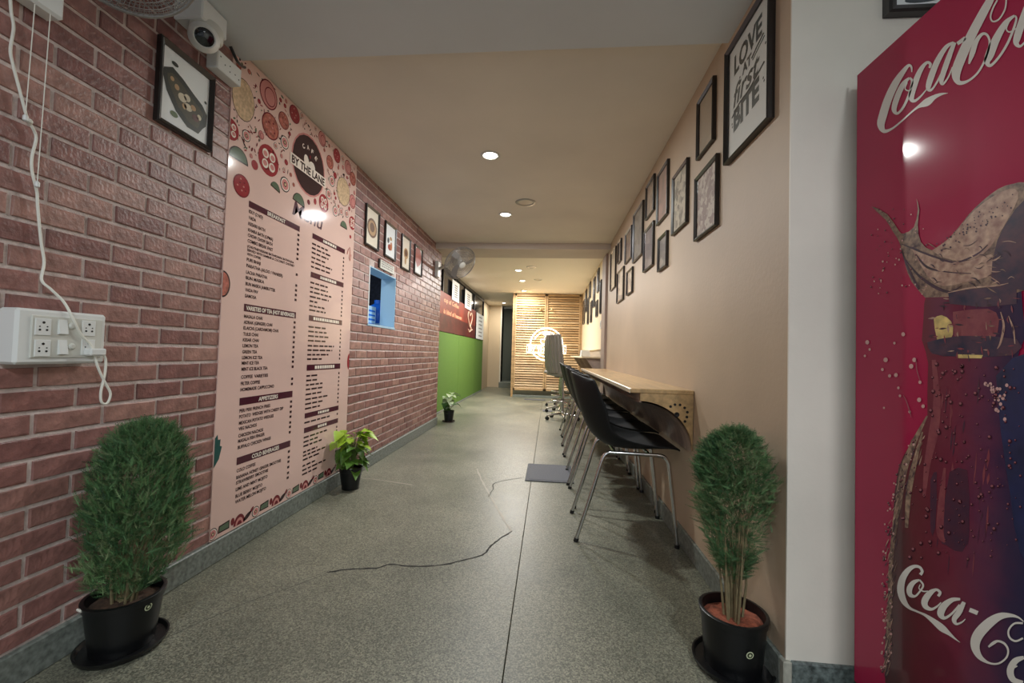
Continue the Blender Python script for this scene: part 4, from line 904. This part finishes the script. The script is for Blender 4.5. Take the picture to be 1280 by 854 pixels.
b2 = MB(); strip(b2, 13, len(Lp)-1); wpart(b2, 'bottle_picture', M_bot, fr_)
PMs = [mat('splash_beige', (150, 108, 98), .4, var=(60, .5), c2=(214, 182, 158)), mat('splash_dark', (58, 32, 50), .4, var=(40, .4)), mat('splash_navy', (32, 34, 66), .4, var=(34, .4), c2=(92, 56, 72)), mat('print_gold', (214, 188, 120), .4, var=(40, .2)), mat('print_rose_brown', (124, 46, 64), .4, var=(46, .35), c2=(148, 76, 82)), mat('print_glass_brown', (70, 44, 46), .4, var=(75, .5), c2=(176, 146, 122)), mat('print_drop', (156, 92, 102), .4), mat('bottle_navy', (26, 34, 76), .4, var=(14, .25)), mat('bottle_shade', (86, 32, 56), .4, var=(30, .2), c2=(64, 32, 60))]
sp_ = MB()
poly_px(sp_, [(1157, 372), (1140, 352), (1132, 330), (1125, 303), (1117, 290), (1108, 275), (1090, 258), (1110, 268), (1124, 288), (1130, 292), (1143, 284), (1148, 262), (1146, 248), (1150, 262), (1148, 282), (1152, 303), (1166, 313), (1178, 306), (1196, 288), (1212, 268), (1228, 252), (1249, 236), (1266, 230), (1283, 228), (1300, 238), (1300, 340), (1272, 366)], .3, 5, 2)
poly_px(sp_, [(1166, 313), (1190, 296), (1212, 270), (1230, 254), (1252, 240), (1270, 236), (1274, 248), (1262, 272), (1248, 296), (1230, 318), (1205, 326), (1180, 322)], .8, 0, 2)
poly_px(sp_, [(1140, 310), (1165, 320), (1190, 328), (1215, 325), (1240, 318), (1246, 330), (1236, 346), (1210, 352), (1180, 358), (1160, 345)], .8, 0, 2)
poly_px(sp_, [(1248, 300), (1270, 262), (1300, 246), (1300, 352), (1275, 362), (1240, 350)], 1.1, 2, 2)
poly_px(sp_, [(1186, 364), (1230, 360), (1272, 356), (1272, 380), (1230, 384), (1188, 380)], 1.2, 2, 1)
for pts in ([(1128, 305, 1), (1150, 314, 2.2), (1172, 322, 2.5), (1196, 328, 2.2), (1222, 318, 2), (1236, 306, 1)], [(1133, 325, 1), (1150, 345, 3), (1172, 360, 4), (1190, 366, 3)], [(1146, 318, 1), (1160, 334, 3), (1185, 340, 1.5), (1215, 342, 1)], [(1128, 312, 1), (1136, 335, 3), (1150, 362, 3)]): rib2(sp_, pts, 1.5, 1)
rl = random.Random(31)
for i in range(46):
    x, y = rl.uniform(1132, 1262), rl.uniform(300, 362)
    if x < 1150 and y > 345: continue
    a = rl.uniform(-.5, .7); l = rl.uniform(6, 20); k_ = rl.choice((1, 1, 0, 5)); b_ = rl.uniform(-3, 3)
    rib2(sp_, [(x, y, .3), (x+l*.5*math.cos(a), y+l*.5*math.sin(a)+b_, rl.uniform(.8, 2)), (x+l*math.cos(a), y+l*math.sin(a), .3)], 1.7+i*.01, k_)
for i in range(60):
    t_ = rl.random(); x = 1172+t_*92+rl.uniform(-6, 6); y = 308-t_*62+rl.uniform(-4, 14); r0 = rl.uniform(.6, 1.5)
    poly_px(sp_, [(x+r0*math.cos(q*PI/3), y+r0*math.sin(q*PI/3)) for q in range(6)], 1.4, 1)
rib2(sp_, [(1186, 366, 1), (1215, 360, 2), (1248, 357, 1.5), (1262, 354, .5)], 2, 0)
wpart(sp_, 'splash_picture', PMs, fr_)
dt = MB()
poly_px(dt, [(1168, 398), (1178, 394), (1190, 402), (1192, 418), (1183, 432), (1172, 424)], .8, 3, 2)
poly_px(dt, [(1192, 390), (1236, 386), (1250, 400), (1240, 430), (1205, 434), (1194, 420)], .7, 4, 2)
poly_px(dt, [(1160, 428), (1200, 420), (1272, 424), (1268, 444), (1200, 446), (1166, 442)], 1.0, 2, 2)
poly_px(dt, [(1198, 443), (1230, 444), (1228, 448), (1199, 448)], 1.4, 3)
for pts in ([(1252, 390, 1), (1256, 408, 3), (1252, 428, 2.5), (1248, 436, 1)], [(1262, 395, 1), (1268, 412, 2.5), (1270, 430, 1)]): rib2(dt, pts, 1.4, 0)
rib2(dt, [(1160, 520, 2), (1142, 556, 7), (1130, 590, 9), (1124, 630, 8), (1119, 660, 6), (1114, 710, 5), (1113, 760, 5), (1110, 820, 5)], .9, 5)
rib2(dt, [(1154, 540, 2), (1145, 575, 6), (1137, 615, 7), (1134, 660, 4)], .9, 5)
rib2(dt, [(1168, 450, 5), (1172, 500, 9), (1168, 540, 12), (1160, 580, 8), (1156, 620, 4)], .6, 4)
rib2(dt, [(1182, 585, 3), (1178, 625, 8), (1176, 665, 9), (1182, 678, 3)], .8, 4)
poly_px(dt, [(1188, 590), (1210, 588), (1212, 660), (1204, 690), (1184, 682), (1176, 668)], .7, 8, 2)
poly_px(dt, [(1164, 600), (1172, 590), (1170, 660), (1164, 664)], .7, 8, 2)
poly_px(dt, [(1246, 470), (1290, 440), (1310, 560), (1310, 720), (1276, 690), (1264, 620), (1252, 540)], .6, 7, 2)
for i in range(75):
    x, y = rl.uniform(1160, 1268), rl.uniform(372, 446); a = rl.choice((1.5, 1.4, .1, -.1)); l = rl.uniform(3, 11); k_ = rl.choice((0, 1, 2, 4, 4, 1, 5))
    rib2(dt, [(x, y, .3), (x+l*.5*math.cos(a)+rl.uniform(-1, 1), y+l*.5*math.sin(a), rl.uniform(1, 2.8)), (x+l*math.cos(a), y+l*math.sin(a), .3)], 1.5+i*.004, k_)
for i in range(120):
    t_ = rl.random(); y = 540+t_*300; x = 1146-32*min(1, t_*3.0)-5*t_ + rl.uniform(-3, 14*(1-t_)+3); l = rl.uniform(5, 16)
    rib2(dt, [(x+2, y, .2), (x, y+l*.5, rl.uniform(.6, 1.8)), (x-2, y+l, .2)], 1.3+i*.003, rl.choice((0, 0, 1, 5, 1)))
for i in range(30):
    x, y = rl.uniform(1165, 1240), rl.uniform(455, 700); l = rl.uniform(10, 40)
    rib2(dt, [(x, y, .2), (x-1, y+l*.5, rl.uniform(1, 4)), (x-2, y+l, .2)], .65+i*.001, rl.choice((4, 8)))
wpart(dt, 'bottle_highlights', PMs, fr_)
dp = MB(); rd_ = random.Random(21)
def drop(x, y, r, dark=True):
    n = 9
    dp.poly([clampF(PX(x+r*math.cos(2*PI*i/n), y+r*math.sin(2*PI*i/n)*1.1, 1.6)) for i in range(n)], 1 if dark else 2)
    if dark: dp.poly([clampF(PX(x-.2*r+r*.62*math.cos(2*PI*i/n), y-.35*r+r*.6*math.sin(2*PI*i/n), 2.0)) for i in range(n)], 0)
for i in range(190):
    y = rd_.uniform(455, 700); lo = 1164 - max(0, y-520)*.42 if y < 600 else 1128
    x = rd_.uniform(lo, 1278); r = rd_.choice((.9, 1.1, 1.4, 1.8, 2.6))
    drop(x, y, r)
for i in range(110):
    t = rd_.random(); y = 545+t*300; x = 1143-30*min(1, t*3.2)-5*t; drop(x+rd_.uniform(-6, 7), y, rd_.uniform(.7, 1.7), rd_.random() < .6)
for x, y, r in ((1085, 428, 2.5), (1088, 437, 1.5), (1082, 445, 1.5), (1108, 450, 2.8), (1119, 429, 1.6), (1104, 462, 1.8), (1113, 470, 2), (1121, 469, 2.4), (1124, 485, 1.6), (1126, 495, 1.6), (1130, 418, 2.4), (1138, 515, 1.6), (1144, 450, 2.6), (1140, 458, 2.8), (1151, 478, 2), (1106, 510, 1.3), (1150, 500, 2.6), (1155, 508, 2.2)): drop(x, y, r, False)
for i in range(26): drop(1236+.9*i+rd_.uniform(-3, 3), 480+rd_.uniform(0, 1)*i*2.2, rd_.uniform(1, 2.4), False)
for i in range(60): drop(rd_.uniform(1088, 1160), 250+rd_.random()**.7*120, rd_.uniform(.5, 1.2), rd_.random() < .5)
rib2(dp, [(1130, 494, .5), (1134, 502, .9), (1138, 514, 1.1), (1140, 522, .4)], 1.6)
rib2(dp, [(1146, 448, .5), (1147, 462, 1), (1151, 476, .7)], 1.6)
tag(wpart(dp, 'droplets', [PMs[6], mat('print_drop_shade', (62, 24, 40), .2), mat('print_drop_pale', (216, 172, 168), .4)], fr_), kind='stuff')
logo('low', 1080, 680, 4.91, [
 ('letter_C', [[(352, 190, 20), (364, 170, 18), (348, 144, 16), (312, 140, 22), (272, 168, 34), (240, 222, 42), (232, 288, 44), (250, 350, 36), (285, 393, 18), (330, 415, 12), (380, 437, 16), (430, 472, 30), (485, 517, 42), (530, 552, 22), (565, 582, 10), (597, 606, 2)]]),
 ('letter_o', [[(348, 222, 10), (310, 238, 28), (286, 275, 36), (290, 312, 28), (320, 322, 14), (350, 292, 12), (370, 255, 12), (348, 222, 10)], [(352, 250, 6), (345, 275, 6), (372, 292, 8), (400, 290, 6)]]),
 ('letter_c', [[(462, 322, 18), (474, 300, 18), (450, 282, 16), (410, 305, 36), (380, 350, 42), (385, 385, 32), (420, 402, 18), (455, 385, 12), (480, 360, 6)]]),
 ('letter_a', [[(598, 340, 14), (548, 345, 28), (498, 382, 44), (478, 428, 44), (500, 456, 20), (545, 430, 14), (595, 375, 14)], [(622, 358, 24), (592, 418, 36), (562, 462, 32), (574, 492, 16), (608, 482, 10), (630, 462, 5)]]),
 ('hyphen', [[(655, 405, 26), (680, 415, 26), (706, 426, 26)]]),
 ('letter_C', [[(988, 478, 6), (955, 452, 12), (905, 440, 24), (842, 446, 44), (772, 490, 62), (708, 560, 66), (690, 625, 56), (715, 690, 34), (770, 730, 14), (830, 736, 12), (880, 702, 12), (893, 655, 12), (872, 615, 14), (832, 598, 14), (802, 610, 20), (772, 634, 12)], [(985, 488, 12), (932, 490, 12), (897, 530, 12), (902, 575, 12), (940, 598, 12), (985, 580, 12)]]),
 ('letter_o', [[(990, 698, 20), (935, 722, 40), (906, 780, 44), (925, 835, 36), (985, 852, 20)], [(902, 735, 12), (925, 760, 10), (950, 750, 8)]])], 2.4)

# ------------------------------------------------------------------ potted conifers
M_pot = mat('black_pot', (16, 17, 19), .35); M_soil = mat('red_soil', (138, 76, 56), .95, var=(40, .25), bump=(60, .8)); M_soil2 = mat('brown_soil', (74, 56, 44), .95, var=(40, .3), bump=(60, .8)); M_bark = mat('conifer_bark', (126, 114, 84), .9, var=(30, .2))
M_con = [mat('conifer_green_%d' % i, c, .65) for i, c in enumerate([(74, 112, 68), (54, 90, 54), (92, 130, 80), (112, 128, 88), (38, 66, 42), (120, 148, 98)])]
def conifer(loc, prof, n, seed, label, soil, spray, tilt, upright, pot, mats, lump):
    rr = random.Random(seed); R_, H_, rb_ = pot
    t = tag(empty('potted_conifer', loc), label, 'plant')
    MB().lathe([(rb_*1.0, .002), (rb_*1.3, .002), (rb_*1.42, .012), (rb_*1.46, .024), (rb_*1.40, .024), (rb_*1.33, .012), (.0001, .011)], n=40).build('saucer', M_pot, t, True)
    MB().lathe([(rb_, .012), (rb_+(R_-rb_)*.9, H_*.86), (R_*1.02, H_*.87), (R_*1.06, H_*.99), (R_*1.03, H_), (R_*.95, H_), (R_*.93, H_*.80), (.0001, H_*.79)], n=40).build('pot', M_pot, t, True)
    so = MB(); vs = [(0, 0, H_*.86)]; fs = []
    for i in range(1, 5):
        for j in range(20):
            a = 2*PI*j/20; q = R_*.925*i/4; vs.append((q*math.cos(a), q*math.sin(a), H_*(.865 if i < 4 else .835)+rr.uniform(-.004, .005)))
    for j in range(20): fs.append((0, 1+j, 1+(j+1) % 20))
    for i in range(3):
        for j in range(20): fs.append((1+i*20+j, 1+(i+1)*20+j, 1+(i+1)*20+(j+1) % 20, 1+i*20+(j+1) % 20))
    so.add(vs, fs).build('soil', soil, t, True)
    tr = MB(); zt = prof[-1][0]
    def rad(z):
        for (z0, r0), (z1, r1) in zip(prof, prof[1:]):
            if z0 <= z <= z1: return r0+(r1-r0)*(z-z0)/(z1-z0)
        return 0
    for i in range(26):
        a = rr.uniform(0, 2*PI); q = rr.uniform(.005, .034); zz = rr.uniform(.4, .8)*zt; e = rad(zz)*.6
        tr.tube([(q*math.cos(a), q*math.sin(a), H_*.84), (q*1.4*math.cos(a)+tilt[0]*.3*zz, q*1.4*math.sin(a)+tilt[1]*.3*zz, H_+.08), (e*math.cos(a)+tilt[0]*zz, e*math.sin(a)+tilt[1]*zz, zz)], [.0045, .0035, .0015], 6)
    tr.build('stems', M_bark, t, True)
    fo = MB(); zb = prof[0][0]
    cl = []
    for i in range(70): cl.append((zb + (zt-zb)*rr.random()**.75, rr.uniform(0, 2*PI), rr.uniform(.75, 1.0), rr.choice((0, 0, 0, 1, 2))))
    for i in range(n):
        z = zb + (zt-zb)*rr.random()**.72; a = rr.uniform(0, 2*PI); qf = math.sqrt(rr.uniform(.10, 1.0)); tone = 0
        if rr.random() < lump:
            c_ = rr.choice(cl); z = min(max(c_[0]+rr.gauss(0, .022), zb), zt); a = c_[1]+rr.gauss(0, .3); qf = c_[2]+rr.gauss(0, .1); tone = c_[3]
        q = rad(z)*qf
        p = Vector((q*math.cos(a)+tilt[0]*z, q*math.sin(a)+tilt[1]*z, z))
        d = Vector((math.cos(a), math.sin(a), 0))*rr.uniform(.2, 1)*(1-upright*.5) + Vector((rr.gauss(0, .35), rr.gauss(0, .35), rr.uniform(.1, 1.1)*(.5+upright))); d.normalize()
        if not XL+.018 < loc[0]+p.x+d.x*spray*1.3 < XR-.018: continue
        s = d.cross(Vector((rr.gauss(0, 1), rr.gauss(0, 1), rr.gauss(0, 1)))).normalized(); L = spray*rr.uniform(.6, 1.25); k = rr.choice((0, 0, 1, 2, 3) if tone == 0 else (1, 1, 4, 0) if tone == 1 else (2, 2, 3, 5))
        w = L*.03; o_ = d.cross(s)*L*.08
        V = [p-s*w, p+s*w, p+d*L+o_]; Fs = [(0, 1, 2)]
        for m_ in range(1, 8):
            f = m_/8.2; b0 = p+d*L*f+o_*f
            for sg in (-1, 1):
                e = b0 + (d*.72+s*sg*rr.uniform(.45, .8)).normalized()*L*.36*(1.05-f) + o_*rr.uniform(-.8, 1.2); i0 = len(V)
                V += [b0-d*w*.9, b0+d*w*.9, e]; Fs.append((i0, i0+1, i0+2))
        fo.add(V, Fs, k)
    tag(fo.build('foliage', mats, t, fix=False), kind='stuff')
    # round maker's sticker on the pot
    return t, (R_, H_, rb_)
def sticker(t, pot, ang, zf, lm):
    R_, H_, rb_ = pot; z = H_*zf; rr_ = rb_+(R_-rb_)*zf+.0015; d = Vector((math.cos(ang), math.sin(ang), 0)); sd = Vector((-d.y, d.x, 0)); up = (Vector((0, 0, 1)) + d*((R_-rb_)/H_)).normalized(); c = d*rr_+Vector((0, 0, z))
    for r0, m_, o_ in ((.0115, mat('sticker_pale', (206, 214, 178), .4), .0012), (.0085, mat('sticker_dark', (52, 62, 40), .4), .0018), (.004, MATS.get('sticker_pale'), .0024)):
        wp = MB().poly([c+d*o_+(sd*math.cos(2*PI*i/18)+up*math.sin(2*PI*i/18))*r0 for i in range(18)]).build('sticker', m_ or MATS['sticker_pale'], t)
tL, pL = conifer((-1.372, 1.285, 0), [(.17, .05), (.22, .10), (.32, .125), (.44, .132), (.55, .130), (.64, .105), (.69, .07), (.71, .02)], 8500, 3, 'bushy green conifer in a black pot beside the brick wall', M_soil2, .042, (-.0, .07), .8, (.102, .178, .082), M_con, .35)
sticker(tL, pL, -.15, .82, 0)
tR, pR = conifer((.622, 1.455, 0), [(.27, .02), (.33, .045), (.38, .07), (.44, .096), (.55, .108), (.64, .110), (.70, .092), (.745, .05), (.76, .015)], 9000, 8, 'rounded green conifer in a black pot of red soil by the wall corner', M_soil, .034, (.0, .0), .25, (.098, .185, .084), M_con, .7)
sticker(tR, pR, -1.45, .55, 0)
MB().tube([(-.098*.5, -.085, .165), (-.05, -.1, .175), (-.035, -.102, .172)], .004, 6).build('pot_tag', M_cord, tL, True)

# ------------------------------------------------------------------ small leafy plants
def leaf_mesh(w, l, fold, droop):
    mb = MB(); vs = []
    for i in range(6):
        f = i/5; wd = w*(.12, .85, 1.0, .78, .42, .0)[i]
        z = -droop*f*f
        vs += [(-wd, f*l, z+fold*wd), (0, f*l, z), (wd, f*l, z+fold*wd)]
    return mb.add(vs, [(i*3+j, i*3+j+1, i*3+j+4, i*3+j+3) for i in range(5) for j in (0, 1)])
def leafy(loc, label, R_, H_, rb_, leaves, mats, size, seed, top, spread, saucer=False):
    rr = random.Random(seed); t = tag(empty('potted_plant', loc), label, 'plant')
    if saucer: MB().lathe([(rb_, .001), (rb_*1.5, .001), (rb_*1.6, .016), (rb_*1.5, .016), (rb_*1.4, .006), (.0001, .006)], n=24).build('saucer', mat('brown_saucer', (58, 40, 34), .5), t, True)
    MB().lathe([(rb_, .004), (rb_+(R_-rb_)*.85, H_*.82), (R_, H_*.83), (R_*1.04, H_), (R_*.94, H_), (R_*.92, H_*.86), (.0001, H_*.85)], n=26).build('pot', M_pot, t, True)
    MB().lathe([(R_*.92, H_*.87), (R_*.5, H_*.9), (.0001, H_*.9)], n=20).build('soil', M_soil2, t, True)
    base = [leaf_mesh(size*.42, size, .25, size*.3), leaf_mesh(size*.36, size*.9, .35, size*.45)]; proto = []
    for i in range(leaves):
        a = rr.uniform(0, 2*PI); z = H_*.95 + (top-H_)*rr.random()**.7; q = spread*math.sqrt(rr.random())*(.5+.5*(z-H_)/(top-H_))
        p = Vector((max(q*math.cos(a), XL+.045-loc[0]), q*math.sin(a), z))
        st = MB().tube([(0, 0, H_*.88), (p.x*.5, p.y*.5, H_+(z-H_)*.6), p], .0022, 5).build('stem', mats[2], t, True)
        key = i % 2; ang = a-PI/2+rr.uniform(-.4, .4)
        for _ in range(12):
            if loc[0]+p.x-size*1.25*math.sin(ang) > XL+.035: break
            ang += .55
        if len(proto) < 2: o = base[key].build('leaf', mats[0], t, True); proto.append(o)
        else: o = proto[key].copy(); col.objects.link(o)
        o.location = p; o.rotation_euler = (rr.uniform(-.5, .35), rr.uniform(-.3, .3), ang); s_ = rr.uniform(.7, 1.2); o.scale = (s_, s_, s_)
        o.material_slots[0].link = 'OBJECT'; o.material_slots[0].material = mats[0] if z > H_+(top-H_)*.55 else mats[1]
    return t
ML = [mat('leaf_lime', (150, 182, 48), .45), mat('leaf_mid', (84, 124, 44), .45), mat('leaf_stem', (110, 134, 66), .6), mat('leaf_variegated', (172, 192, 150), .45), mat('leaf_deep', (62, 96, 50), .45)]
leafy((-1.395, 2.91, 0), 'small lime green leafy plant in a black pot under the menu', .078, .155, .058, 70, [ML[0], ML[1], ML[2]], .098, 5, .43, .105)
leafy((-1.415, 5.93, 0), 'small pale variegated plant in a black pot at the end of the brick wall', .076, .16, .058, 22, [ML[3], ML[4], ML[2]], .12, 6, .40, .14, True)

# ------------------------------------------------------------------ wall fans
M_guard = mat('grey_fan_wire', (150, 148, 146), .4, metal=.5); M_blade = mat('grey_fan_blade', (150, 146, 142), .35)
def fan(center, nrm, R_, mount, label, mount_box):
    center = Vector(center); nrm = Vector(nrm).normalized(); t = tag(empty('wall_fan', mount), label, 'fan', 'wall fans')
    q = nrm.to_track_quat('Z', 'Y').to_matrix()
    W = lambda x, y, z: center + q @ Vector((x, y, z))
    g = MB().tube([W(R_*math.cos(a), R_*math.sin(a), 0) for a in [2*PI*i/40 for i in range(40)]], .006, 8, closed=True); wpart(g, 'guard_ring', M_guard, t, True)
    for sg, nm in ((1, 'front_guard'), (-1, 'rear_guard')):
        g = MB()
        for i in range(84):
            a = 2*PI*i/84; pts = []
            for f in (.2, .5, .78, .93, 1.0):
                h_ = sg*R_*.28*math.sqrt(max(0, 1-f**2.4)); aa = a + .35*(1-f)*sg; pts.append(W(R_*f*math.cos(aa), R_*f*math.sin(aa), h_))
            g.tube(pts, .0011, 4, caps=False)
        for f in (.35, .5, .65, .78, .88, .95): g.tube([W(R_*f*math.cos(a), R_*f*math.sin(a), sg*R_*.28*math.sqrt(1-f**2.4)) for a in [2*PI*i/28 for i in range(28)]], .0014, 4, closed=True)
        wpart(g, nm, M_guard, t, True)
    wpart(MB().lathe([(.0001, R_*.33), (R_*.14, R_*.325), (R_*.2, R_*.29), (R_*.2, R_*.26), (.0001, R_*.26)], center, 22, M=q), 'guard_badge', M_offw, t, True)
    for k in range(3):
        b = MB(); vs = []
        for i in range(7):
            f = .14+.76*i/6; c = 2*PI*k/3 + .5*f; wd = .26+.34*math.sin(PI*min(1, f*1.05)); 
            for j in (-1, 0, 1): aa = c + j*wd*.5; vs.append(W(R_*f*math.cos(aa), R_*f*math.sin(aa), j*R_*.09*(1.1-f*.5)))
        b.add(vs, [(i*3+j, i*3+j+1, i*3+j+4, i*3+j+3) for i in range(6) for j in (0, 1)]); wpart(b, 'blade', M_blade, t, True)
    wpart(MB().lathe([(.0001, R_*.1), (R_*.15, R_*.08), (R_*.17, -R_*.05), (R_*.1, -R_*.1), (.0001, -R_*.1)], center, 18, M=q), 'hub', M_offw, t, True)
    wpart(MB().lathe([(.0001, -R_*.25), (R_*.28, -R_*.26), (R_*.32, -R_*.36), (R_*.28, -R_*.62), (R_*.12, -R_*.72), (.0001, -R_*.72)], center, 20, M=q), 'motor', M_offw, t, True)
    mb_ = MB().bbox(*mount_box, .008); wpart(mb_, 'wall_base', M_white, t)
    m0 = Vector(((mount_box[0]+mount_box[1])/2, (mount_box[2]+mount_box[3])/2, (mount_box[4]+mount_box[5])/2)); mo = W(0, 0, -R_*.6)
    wpart(MB().tube([m0, (m0+mo)/2 - Vector((0, 0, .02)), mo], [.02, .018, .022], 12), 'arm', M_offw, t, True)
    return t
fc = on(575, 329, 'y', 5.1)
fan(fc, (.69, -.57, -.62), .215, (XL, 5.36, fc.z-.1), 'grey wire wall fan at the end of the brick wall below the beam', (XL-.002, XL+.045, 5.28, 5.40, fc.z-.14, fc.z+.07))
# near fan, only its lower rim and base hang into view
nc = on(152, -78, 'x', -1.27)
p0, p1 = on(27, -4, 'x', -1.455), on(82, 14, 'x', -1.455)
nf = fan(nc, (.62, -.45, -.64), .185, (XL, 1.12, p0.z), 'grey wire wall fan at the top left above the switchboard, with pull cords', (XL-.002, XL+.055, p0.y, p1.y, (p0.z+p1.z)/2-.012, (p0.z+p1.z)/2+.10))
for (a, b), (c, e) in (((43, 14), (37.5, 146)), ((62.5, 25), (51, 228))):
    A, B = on(a, b, 'x', -1.462), on(c, e, 'x', -1.475); B.y = A.y + (B.y-A.y)*.3
    cdp = wpart(MB().tube([A + Vector((0, 0, .02)), (A+B)/2, B], .0013, 6), 'pull_cord', M_cord, nf, True)
    wpart(MB().lathe([(.0001, .0), (.006, .004), (.006, .016), (.0001, .022)], B-Vector((0, 0, .02)), 10), 'cord_bead', M_white, cdp, True)

# ------------------------------------------------------------------ security camera and junction boxes
cc = tag(empty('security_camera', (XL+.1, 1.5, ZN)), 'white turret security camera on a box below the front ceiling', 'camera')
bz = on(284, 52, 'x', -1.385); by0 = on(252, 28, 'x', -1.385)
wpart(MB().bbox(XL, -1.385, by0.y, bz.y, bz.z, ZN-.002, .006), 'mounting_box', M_white, cc)
tc_ = on(255, 47, 'x', -1.415)
lookd = (CAM + Vector((.1, 0, .1)) - tc_).normalized()
qm = Vector(lookd).to_track_quat('Z', 'Y').to_matrix()
wpart(MB().lathe([(.052, .0), (.058, .01), (.058, .05), (.05, .062), (.0001, .063)], tc_+Vector((-.01, .02, .005)), 28), 'base_collar', M_offw, cc, True)
wpart(MB().lathe([(.0001, -.052)] + [(.054*math.sin(a), -.054*math.cos(a)) for a in [PI*i/14 for i in range(1, 11)]] + [(.036, .046)], tc_, 28, M=qm), 'turret', M_white, cc, True)
wpart(MB().lathe([(.038, .040), (.040, .048), (.036, .052), (.034, .047)], tc_, 28, M=qm), 'lens_rim', M_white, cc, True)
ln = wpart(MB().lathe([(.035, .046), (.02, .052), (.0001, .054)], tc_, 24, M=qm), 'lens_window', mat('lens_black', (16, 17, 22), .08, spec=.7), cc, True)
jb = tag(empty('junction_box', (XL, 1.7, 2.2)), 'small white junction box with screw holes between the camera and the menu', 'box')
q0, q1, q2 = on(272.5, 63, 'x', -1.455), on(302.5, 88, 'x', -1.455), on(301, 109, 'x', -1.455)
wpart(MB().bbox(XL, -1.455, q0.y, q1.y, q2.z, q1.z, .004), 'box_body', M_white, jb)
for u, v in ((.12, .7), (.5, .62), (.5, .3), (.72, .4), (.88, .3), (.3, .45)):
    wpart(MB().lathe([(.003, 0), (.003, .0008), (.0001, .0008)], (-1.455, q0.y+(q1.y-q0.y)*u, q2.z+(q1.z-q2.z)*v), 10, M=Matrix.Rotation(PI/2, 3, 'Y')), 'screw_hole', MATS['ink_slate'] if u not in (.12, .88) else M_dark, jb)
bc = tag(empty('black_cable', on(292, 66, 'x', -1.45)), 'short thick black cable beside the junction box under the ceiling', 'cable')
wpart(MB().tube(smooth_path([on(288, 58, 'x', -1.45), on(292, 67, 'x', -1.45), on(297, 77, 'x', -1.455), on(303, 83, 'x', -1.48), on(306, 84, 'x', -1.50)]), .0065, 10), 'cable_body', M_black, bc, True)

# ------------------------------------------------------------------ switchboard
SX = XL+.06; BY0, BY1, BZ0, BZ1 = 1.012, 1.246, .931, 1.088
sw = tag(empty('switchboard', (XL, (BY0+BY1)/2, BZ0)), 'white surface-mounted socket and switch box on the brick wall', 'switchboard')
wpart(MB().bbox(XL-.002, SX, BY0, BY1, BZ0, BZ1, .007), 'box_body', M_white, sw, False)
s6 = 5.693
def SP(u, v): p = on(u/s6, 370+v/s6, 'x', SX); return p.y, p.z
ya, _z = SP(212, 300); yb_, _z = SP(718, 300)
wpart(MB().bbox(SX-.001, SX+.004, ya, yb_, BZ0+.018, BZ1-.018, .0015), 'cover_plate', M_offw, sw)
def socket(u, v, lab=None):
    y, z = SP(u, v)
    so = wpart(MB().bbox(SX+.003, SX+.0065, y-.019, y+.019, z-.024, z+.024, .001), 'socket', M_white, sw)
    for dy, dz, r_ in ((0, .0125, .0036), (-.0085, -.0085, .003), (.0085, -.0085, .003), (-.009, .001, .0019), (.009, .001, .0019)):
        wpart(MB().lathe([(r_, 0), (r_, .0006), (.0001, .0004)], (SX+.0066, y+dy, z+dz), 10, M=Matrix.Rotation(PI/2, 3, 'Y')), 'pin_hole', M_dark, so)
for u, v in ((296, 220), (291, 372), (622, 232), (616, 366)): socket(u, v)
for u, v in ((434, 222), (432, 366)):
    y, z = SP(u, v); s_ = wpart(MB().add([(SX+.003, y-.011, z-.022), (SX+.003, y+.011, z-.022), (SX+.003, y+.011, z+.022), (SX+.003, y-.011, z+.022), (SX+.013, y-.011, z-.02), (SX+.013, y+.011, z-.02), (SX+.006, y+.011, z+.022), (SX+.006, y-.011, z+.022)], [(4, 5, 6, 7), (0, 1, 5, 4), (1, 2, 6, 5), (2, 3, 7, 6), (3, 0, 4, 7)]), 'rocker_switch', M_white, sw)
for u, v in ((500, 215), (498, 360)):
    y, z = SP(u, v); wpart(MB().lathe([(.010, 0), (.010, .003), (.006, .007), (.0001, .0075)], (SX+.004, y, z), 18, M=Matrix.Rotation(PI/2, 3, 'Y')), 'indicator', M_offw, sw, True)
y, z = SP(640, 400); wpart(MB().bbox(SX+.003, SX+.03, y-.022, y+.026, z-.011, z+.012, .004), 'plug', M_white, sw)
cpx = [(12, -14), (14, 15), (17, 35), (13, 62), (16, 80), (25, 115), (34, 148), (38, 155), (45, 172), (40, 195), (40, 214), (46, 240), (47, 258), (51, 300), (55, 328), (52, 350), (64, 362), (80, 378), (91, 398), (101, 418), (115, 434), (122, 458), (131, 478), (138, 492), (134, 504), (127, 503), (126, 490), (131, 468), (132, 450), (127, 441), (120, 440)]
cpts = []
for i, (a, b) in enumerate(cpx):
    x = -1.497 if i < 15 else -1.44 if i > 17 else -1.497 + (.057*(i-14)/4)
    if i > 20: x = -1.432
    cpts.append(on(a, b, 'x', x))
pc = tag(empty('power_cord', cpts[12]), 'white flex hanging down the brick wall, looped below the switchboard', 'cord')
wpart(MB().tube(smooth_path(cpts, 6), .0036, 10), 'flex', M_cord, pc, True)
kp = on(36.5, 152, 'x', -1.492); wpart(MB().lathe([(.0001, -.007), (.007, -.004), (.008, .002), (.005, .007), (.0001, .008)], kp, 12), 'knot', M_cord, pc, True)
# switch on the column in the far room
sp2 = tag(empty('wall_switch', (XFR-.03, 6.35, 1.42)), 'small pale wall switch low on the cream panel near the column', 'switch')
wpart(MB().bbox(XFR-.042, XFR-.0295, 6.1, 6.2, 1.40, 1.52, .003), 'plate', M_white, sp2); wpart(MB().bbox(XFR-.048, XFR-.041, 6.13, 6.17, 1.43, 1.49, .002), 'rocker', M_offw, sp2)
